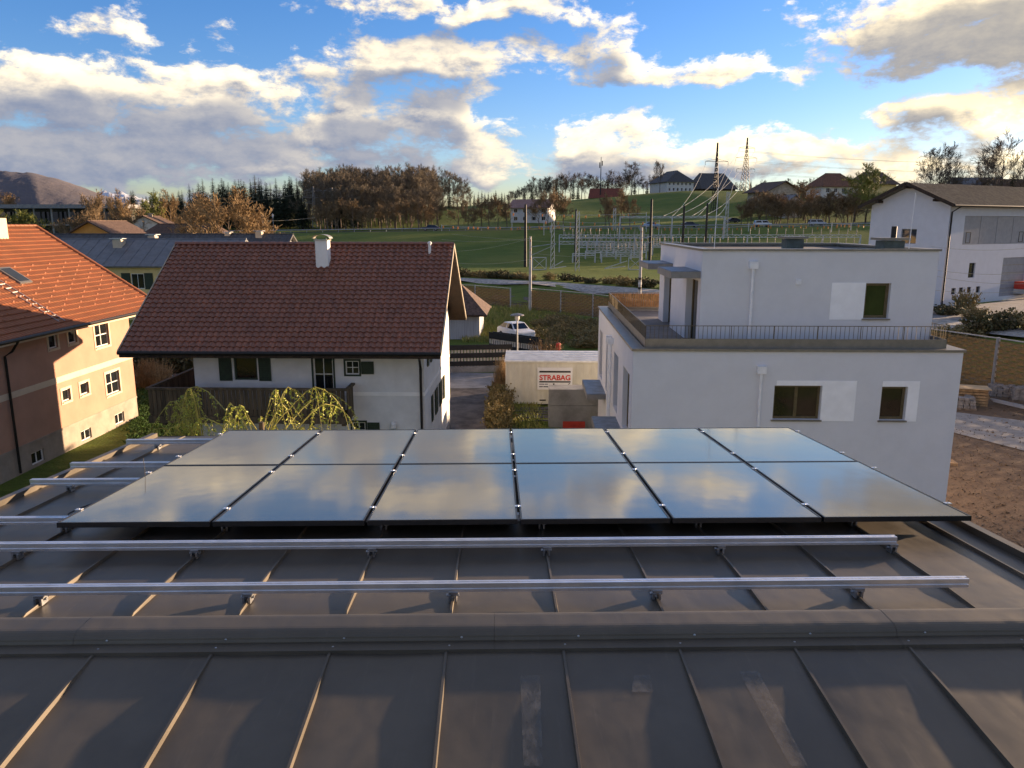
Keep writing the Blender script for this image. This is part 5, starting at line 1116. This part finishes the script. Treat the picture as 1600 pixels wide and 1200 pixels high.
TOPS = [(170, 310), (200, 302), (250, 296), (290, 292), (320, 284), (345, 278), (385, 274), (430, 282), (470, 268), (500, 272), (540, 264), (600, 266), (660, 264), (690, 270)]
px_ = 176
while px_ < 560:
    y_ = interp(TOPS, px_)
    for d in (rd.uniform(232, 250), rd.uniform(262, 280), rd.uniform(290, 330)):
        if px_ < 470 or rd.random() < .35: tree('fir', px_+rd.uniform(-4, 4), d, y_+rd.choice([-4, 0, 4, 8, 12, 18])*1.0+(0 if d > 285 else 8 if d > 255 else 20), 'dark spruce crowded in the wood behind the brown roof', 'spruces of the wood', rd.uniform(1.3, 2.0))
        elif rd.random() < .7: tree('tall', px_+rd.uniform(-4, 4), d, y_+rd.uniform(-2, 14), 'leafless beech in the brown half of the wood', 'beeches of the wood', 1.1)
    px_ += rd.uniform(5.5, 9)
px_ = 500
while px_ < 688:
    for d in (rd.uniform(228, 240), rd.uniform(246, 262), rd.uniform(270, 285), rd.uniform(290, 315)): tree('tall', px_+rd.uniform(-3, 3), d, interp(TOPS, px_)+rd.uniform(-3, 10)+(26 if d < 242 else 10 if d < 265 else 0), 'leafless beech in the brown half of the wood', 'beeches of the wood', rd.uniform(.95, 1.3))
    px_ += rd.uniform(5.0, 7.5)
for px_, yt in ((692, 268), (700, 272), (708, 271), (716, 276), (724, 280), (730, 290)): tree('tall', px_, rd.uniform(285, 305), yt, 'loose leafless tree at the right end of the wood', 'loose trees at the end of the wood', 1.2)
for px_, yt in ((683, 272), (703, 282)): tree('fir', px_, 300, yt, 'lone spruce among the loose trees at the end of the wood', 'lone spruces at the end of the wood', .8)
px_ = 735
while px_ < 800: tree('fir', px_, rd.uniform(420, 450), 299+rd.uniform(-3, 4), 'tiny distant spruce on the skyline above the meadow', 'distant skyline spruces', 1.3); px_ += rd.uniform(4, 7)
RT_ = [(795, 298), (820, 292), (845, 284), (870, 274), (905, 276), (930, 279), (960, 276), (985, 276), (1010, 278), (1040, 276)]
px_ = 796
while px_ < 1045:
    k_ = 'fir' if rd.random() < .33 else 'grey'; tree(k_, px_, rd.uniform(352, 395), interp(RT_, px_)+rd.uniform(-5, 10), 'dark spruce on the wooded ridge' if k_ == 'fir' else 'leafless tree on the wooded ridge', 'ridge spruces' if k_ == 'fir' else 'ridge trees', 1.1); px_ += rd.uniform(4.5, 8)
tree('grey', 985, 340, 261, 'large round leafless tree standing out on the ridge', None, 1.5); tree('grey', 1029, 345, 257, 'slender tall leafless tree left of the hill farmhouse', None, .7)
px_ = 1146
while px_ < 1275: k_ = 'fir' if rd.random() < .25 else 'grey'; tree(k_, px_, rd.uniform(335, 375), 284+rd.uniform(-6, 10), 'spruce behind the hillside houses' if k_ == 'fir' else 'leafless tree behind the hillside houses', 'spruces behind the hillside houses' if k_ == 'fir' else 'trees behind the hillside houses', 1.1); px_ += rd.uniform(6, 10)
for i, (k_, px_, yt, wd, lb) in enumerate((('grey', 1448, 246, 1.0, 'tall leafless tree left of the dark pine above the barn roof'), ('grey', 1470, 244, .8, 'dense dark tree above the middle of the barn roof'), ('fir', 1484, 264, 1.1, 'small spruce right of the dense tree above the barn roof'), ('grey', 1556, 228, 1.0, 'tallest leafless tree above the barn roof at right'), ('fir', 1574, 258, 1.2, 'dark spruce above the barn roof at the right edge'), ('grey', 1592, 250, .9, 'leafless tree at the right picture edge'), ('grey', 1535, 262, .8, 'low leafless tree left of the tallest one at right'))): tree(k_, px_, 215+3*i, yt, lb, None, wd)
tree('bud', 1352, 225, 268, 'yellow green budding tree left of the white barn roof', None, 1.2); tree('bud', 1335, 232, 280, 'smaller budding tree next to the villa', None, 1.1)
RC = [0]
# roadside rows before and behind the highway
for px_, d, yt in [(500, 218, 322), (512, 214, 318), (528, 216, 316), (540, 219, 314), (552, 215, 317), (566, 217, 322), (576, 214, 326), (596, 218, 320), (606, 215, 324), (618, 219, 318), (630, 216, 322), (642, 217, 316), (654, 214, 312), (668, 218, 322), (682, 216, 318)]:
    tree('orange', px_, d, yt, ORDX[RC[0] % 15]+' from left of the brown highway trees below the wood', 'highway row below the wood', 1.1); RC[0] += 1
for px_, d, yt in [(716, 219, 312), (732, 216, 328), (740, 215, 326), (752, 218, 316), (764, 217, 314), (778, 220, 310), (792, 218, 318), (842, 219, 306), (856, 222, 302), (868, 226, 300), (880, 223, 306), (946, 220, 308), (952, 217, 316), (970, 224, 300), (984, 221, 312)]:
    tree('orange', px_, d, yt, ORDX[RC[0] % 15]+' from left of the slim highway trees before the meadow', 'highway row before the meadow', .75 if yt < 312 else 1.0); RC[0] += 1
for px_, d, yt in [(1158, 226, 322), (1168, 224, 326), (1206, 230, 318), (1240, 232, 312), (1262, 228, 318), (1275, 230, 308), (1290, 228, 312), (1306, 231, 306), (1318, 229, 312), (1330, 230, 318), (1214, 226, 306), (1256, 240, 290)]:
    tree('orange', px_, d, yt, 'orange brown leafless tree among the hillside houses', 'trees among the hillside houses', 1.15)
for px_, d, yt, k_, lb, wd in ((355, 118, 319, 'tan', 'broad tan leafless tree right of the brown hipped roof', 1.25), (330, 124, 326, 'tan', 'tan leafless tree close left of the broad one', 1.0), (382, 122, 330, 'tan', 'tan leafless tree close right of the broad one', 1.0), (243, 165, 312, 'bud', 'yellow green budding tree before the spruces', .8), (228, 168, 322, 'bud', 'smaller budding tree left of the yellow green one', .8), (268, 166, 312, 'tan', 'pale leafless tree right of the budding trees', .7), (183, 150, 314, 'tan', 'pale birch behind the orange house', .5), (208, 152, 326, 'orange', 'reddish leafless tree right of the pale birch', .8), (196, 158, 320, 'orange', 'brown leafless tree beside the pale birch', .7), (142, 172, 312, 'orange', 'leafless tree before the flat roofed block', .7), (152, 170, 308, 'orange', 'thin leafless tree at the end of the flat roofed block', .6), (15, 150, 338, 'bud', 'greenish shrub tree before the flat roofed block', 1.6), (40, 152, 338, 'bud', 'greenish shrub tree right of its twin before the block', 1.5), (62, 148, 344, 'fir', 'low dark conifer before the flat roofed block', 2.0), (110, 150, 340, 'orange', 'low brown tree behind the orange house roof', 1.2), (300, 160, 322, 'tan', 'pale leafless tree at the foot of the spruces', .9), (10, 230, 305, 'orange', 'reddish tree behind the flat roofed block', 1.2)):
    tree(k_, px_, d, yt, lb, None, wd)
px_ = 1172
while px_ < 1345:
    for d in (rd.uniform(222, 230), rd.uniform(234, 246)): tree('orange', px_+rd.uniform(-4, 4), d, rd.uniform(302, 326), 'orange brown leafless tree among the hillside houses', 'trees among the hillside houses', 1.2)
    px_ += rd.uniform(9, 16)
def shrub(me, loc, label, group=None, s_=1.0, sz=None, name='shrub'):
    t = thing(name, label, 'shrub', loc, rd.uniform(0, 6.28), group); o = put('foliage', me, t); o.scale = (s_, s_, sz or s_); return t
BH_ = [bush(s_, 1.0, 1.6, leaf_h, 80, .09, 9) for s_ in (31, 32, 33)]; BD = [bush(s_, 1.0, 1.5, leaf_d, 90, .07, 7) for s_ in (34, 35, 36)]; BT_ = [bush(s_, 1.6, 1.6, twig_t, 120, .035, 3) for s_ in (37, 38)]
for k in range(9): g = ptz(212+11*k, 582-(k % 2)*2, 0); shrub(BH_[k % 3], g, 'trimmed dark hedge plant between the peach and brown roofed houses', 'hedge between the houses', 1.5, 1.9)
for k, (a, b_) in enumerate(((222, 606), (238, 604), (252, 606), (230, 600), (246, 599))): shrub(BT_[k % 2], ptz(a, b_, 0), 'reddish leafless bush before the hedge', 'bushes before the hedge', 1.2)
for k in range(16): f = k/15; g = Vector((.0+.25*rd.random(), 33+f*12.0, 0)); shrub(BD[k % 3], g, 'rough brown green bush in the strip beside the lane', 'bushes beside the lane', rd.uniform(.75, 1.0), rd.uniform(1.0, 1.5))
for k in range(6): g = Vector((.1+.1*k, 44+.3*k, 0)); shrub(BT_[k % 2], g, 'tall thin dry stems at the end of the lane', 'dry stems at the lane end', .55, 1.6)
shrub(BT_[0], ptz(853, 574, 0), 'tan leafless bush at the street corner', None, 1.7, 1.6); shrub(BD[0], gd(1524, 73), 'conical olive bush at the foot of the barn', None, 1.5, 2.2)
k = 0
for x in [-46+1.3*i for i in range(66)]:
    a = off(x, 19.5+rd.uniform(-1.0, 1.2)); shrub((BD+BH_)[k % 6], (*a, hz(*a)-.1), 'rough hedge bush on the bank beyond the gravel track', 'bank hedge beyond the track', rd.uniform(1.3, 1.9), rd.uniform(1.0, 1.7)); k += 1
for i in range(44):
    px_, py_ = rd.uniform(838, 945), rd.uniform(500, 548); g = ptz(px_, py_, .0)
    if py_ < 500+(px_-838)*.1 or g.x > 17: continue
    shrub(BD[i % 3], g, 'dense brown bramble on the slope below the noise wall', 'brambles below the noise wall', rd.uniform(1.1, 1.6), rd.uniform(.8, 1.3), 'bramble')
for k in range(26): a = (33+1.5*k, 58+.25*k+rd.uniform(-.8, .8)); shrub((BD+BH_)[k % 6], (*a, hz(*a)-.1), 'rough hedge bush between the gravel track and the barn yard', 'bank hedge before the barn', rd.uniform(1.4, 2.0), rd.uniform(1.3, 1.9))
# rough grass on the slope below the noise wall, lawn by the houses
def tufts(name, pts, h, m, label):
    b = MB()
    for p_ in pts:
        for j in range(4): a = rd.uniform(0, 6.28); w2 = Vector((math.cos(a), math.sin(a), 0))*.05; tip = Vector((rd.gauss(0, .12), rd.gauss(0, .12), h*rd.uniform(.5, 1.2))); q = p_+Vector((rd.gauss(0, .15), rd.gauss(0, .15), 0)); b.tri(q-w2, q+w2, q+tip)
    struct(b.build(name, m), 'stuff')['label'] = label
grass_m = mat('rough_grass', (.20, .26, .045), .8, .3, 1.5, col2=(.34, .28, .10))
tufts('rough_grass', [Vector((g.x, g.y, 0)) for g in (ptz(rd.uniform(722, 900), rd.uniform(478, 535), 0) for _ in range(3200))], .45, grass_m, 'rough green and straw coloured grass on the slope below the noise wall')
tufts('lawn_grass', [Vector((g.x, g.y, 0)) for g in (ptz(rd.uniform(205, 300), rd.uniform(600, 690), 0) for _ in range(1500))], .15, mat('lawn', (.06, .13, .02), .8, .25, 2), 'short green lawn between the peach and brown roofed houses')
tufts('verge_grass', [Vector((rd.uniform(.1, 2.2), rd.uniform(26, 44), 0)) for _ in range(1500)], .3, grass_m, 'patchy rough grass before the site container')
cb_ = MB()
for _ in range(2600):
    g = ptz(rd.uniform(1470, 1640), rd.uniform(600, 860), 0); s0 = rd.choice([.02, .03, .05, .08])*rd.uniform(.6, 1.2)
    if g.x < 14.9 or s_rail(g.x, g.y) > -1: continue
    v_ = [Vector((rd.gauss(0, 1), rd.gauss(0, 1), rd.gauss(0, .6))).normalized()*s0+Vector((g.x, g.y, .05)) for _ in range(4)]
    cb_.tri(v_[0], v_[1], v_[2]); cb_.tri(v_[0], v_[2], v_[3]); cb_.tri(v_[0], v_[3], v_[1]); cb_.tri(v_[1], v_[3], v_[2])
struct(cb_.build('dirt_clods', mat('clods', (.23, .17, .12), .95, .3, 5, col2=(.12, .085, .055))), 'stuff')['label'] = 'loose stones and clods of earth scattered over the dirt yard'
# weeping willow beyond the eave
def willow(loc):
    r2 = random.Random(5); t = thing('weeping_willow', 'weeping willow with fresh yellow green shoots beyond the roof edge', 'tree', loc); T, Bn, Lf = MB(), MB(), MB(); limbs = []
    T.tube([(0, 0, 0), (.05, .05, 2.0), (.0, .1, 4.4), (.05, 0, 6.2)], [.16, .13, .09, .05], 8)
    for k in range(46):
        a = k*2.4+r2.uniform(-.6, .6); R_ = r2.choice([.7, 1.1, 1.5, 2.0, 2.6])*r2.uniform(.8, 1.2); z0 = r2.uniform(3.2, 5.9); pk = z0+r2.uniform(.55, 1.35); c, s_ = math.cos(a), math.sin(a); pts = []
        for i in range(12):
            f = i/11; rr = R_*(1-(1-f)**1.7); z = z0+(pk-z0)*math.sin(min(1, f*1.9)*math.pi/2)-max(0, f-.42)**1.5*(2.2+2.4*((k*7) % 10)/10); pts.append(Vector((c*rr+r2.gauss(0, .012), s_*rr+r2.gauss(0, .012), z)))
        Bn.tube(pts, [.014*(1-.85*i/11)+.0025 for i in range(12)], 4, cap=False)
        subs = [pts]
        for j in range(7):
            i = r2.randint(4, 10); q = pts[i]; L = r2.uniform(.35, 1.1); sd = Vector((r2.gauss(0, .22), r2.gauss(0, .22), 0)); sp = [q+sd*(m_/5)-Vector((0, 0, L*(m_/5)**1.4-.03*m_)) for m_ in range(6)]; Bn.tube(sp, [.005, .0045, .004, .0035, .003, .002], 3, cap=False); subs.append(sp)
        for sp in subs:
            for i in range(1 if sp is not pts else 3, len(sp)-1):
                for m_ in range(5):
                    q = sp[i].lerp(sp[i+1], r2.random()); d = Vector((r2.gauss(0, 1), r2.gauss(0, 1), -.6)).normalized()*r2.uniform(.045, .08); w2 = perp(d.normalized(), r2)*.014; Lf.quad(q, q+d*.5-w2, q+d, q+d*.5+w2)
    T.build('trunk', bark, t); Bn.build('branches', mat('willow_bark', (.30, .27, .06), .7, .2, 5), t); Lf.build('leaves', leaf_w, t)
g = pt(400, 600, 14.5); willow((g.x, g.y, .1)); g = pt(300, 600, 15.5)
def spray(loc, label, seed):
    r2 = random.Random(seed); t = thing('willow_shoot', label, 'shoots', loc, 0, 'arching willow shoots'); Bn, Lf = MB(), MB()
    for k in range(16):
        a = r2.uniform(1.9, 4.4); R_ = r2.uniform(.7, 1.9); H_ = r2.uniform(5.0, 6.5); pts = []
        for i in range(14): f = i/13; rr = R_*f**1.6; pts.append(Vector((math.cos(a)*rr, math.sin(a)*rr*.6, H_*(1-(1-min(1, f*1.45))**2)-max(0, f-.62)**1.4*3.2)))
        Bn.tube(pts, [.016*(1-.8*i/13)+.002 for i in range(14)], 4, cap=False)
        for i in range(6, 13):
            for j in range(2):
                L = r2.uniform(.25, .8); sd = Vector((r2.gauss(0, .12), r2.gauss(0, .12), 0)); sp = [pts[i]+sd*(m_/4)-Vector((0, 0, L*(m_/4)**1.3)) for m_ in range(5)]; Bn.tube(sp, [.004, .0035, .003, .0025, .002], 3, cap=False)
                for m_ in range(4):
                    for z_ in range(4): q = sp[m_].lerp(sp[m_+1], r2.random()); d = Vector((r2.gauss(0, 1), r2.gauss(0, 1), -.6)).normalized()*r2.uniform(.03, .06); w2 = perp(d.normalized(), r2)*.009; Lf.quad(q, q+d*.5-w2, q+d, q+d*.5+w2)
    Bn.build('stems', mat('willow_bark', (.30, .27, .06)), t); Lf.build('leaves', leaf_w, t)
for px_, d, lb, sd in ((318, 15.5, 'arching willow shoots drooping left of the weeping willow', 3), (215, 14.0, 'low willow shoots beside the peach house basement', 14)):
    g = pt(px_, 600, d); spray((g.x, g.y, -.9 if px_ == 215 else .4 if px_ == 318 else 0), lb, sd)
# far wooded hill and a snowy range
def far_hill(name, prof, d0, depth, m, seed, n=60, rough=6):
    r2 = random.Random(seed); b = MB(); NR = 14; X0, X1 = prof[0][0], prof[-1][0]
    for j in range(NR+1):
        f = j/NR; d = d0+depth*f
        for i in range(n+1):
            px_ = X0+(X1-X0)*i/n; top_ = pt(px_, interp(prof, px_), d0+depth).z; g = pt(px_, 350, d); z = -10+(top_+10)*math.sin(f*math.pi/2)**1.1+r2.gauss(0, rough)*(1 if 0 < j < NR else .35); b.v.append((g.x, g.y, z))
    for j in range(NR):
        for i in range(n): a = j*(n+1)+i; b.f.append((a, a+1, a+n+2, a+n+1))
    return struct(b.build(name, m, smooth=True))
far_m = mat('hazed_forest', (.135, .115, .120), .95, .2, .010, 3, .03, col2=(.095, .090, .105), var2=.2)  # bluish purple haze of distance mixed into the forest colour
far_hill('far_hill', [(-500, 285), (-300, 262), (-100, 272), (0, 269), (60, 272), (100, 282), (130, 292), (160, 303), (190, 315), (230, 330)], 1900, 700, far_m, 2, 90, 1.6)
far_hill('snowy_mountains', [(60, 325), (120, 310), (165, 301), (180, 304), (196, 302), (215, 308), (260, 322)], 9000, 2500, mat('snow_rock', (.62, .66, .74), .9, .2, .002), 3, 40, 20)
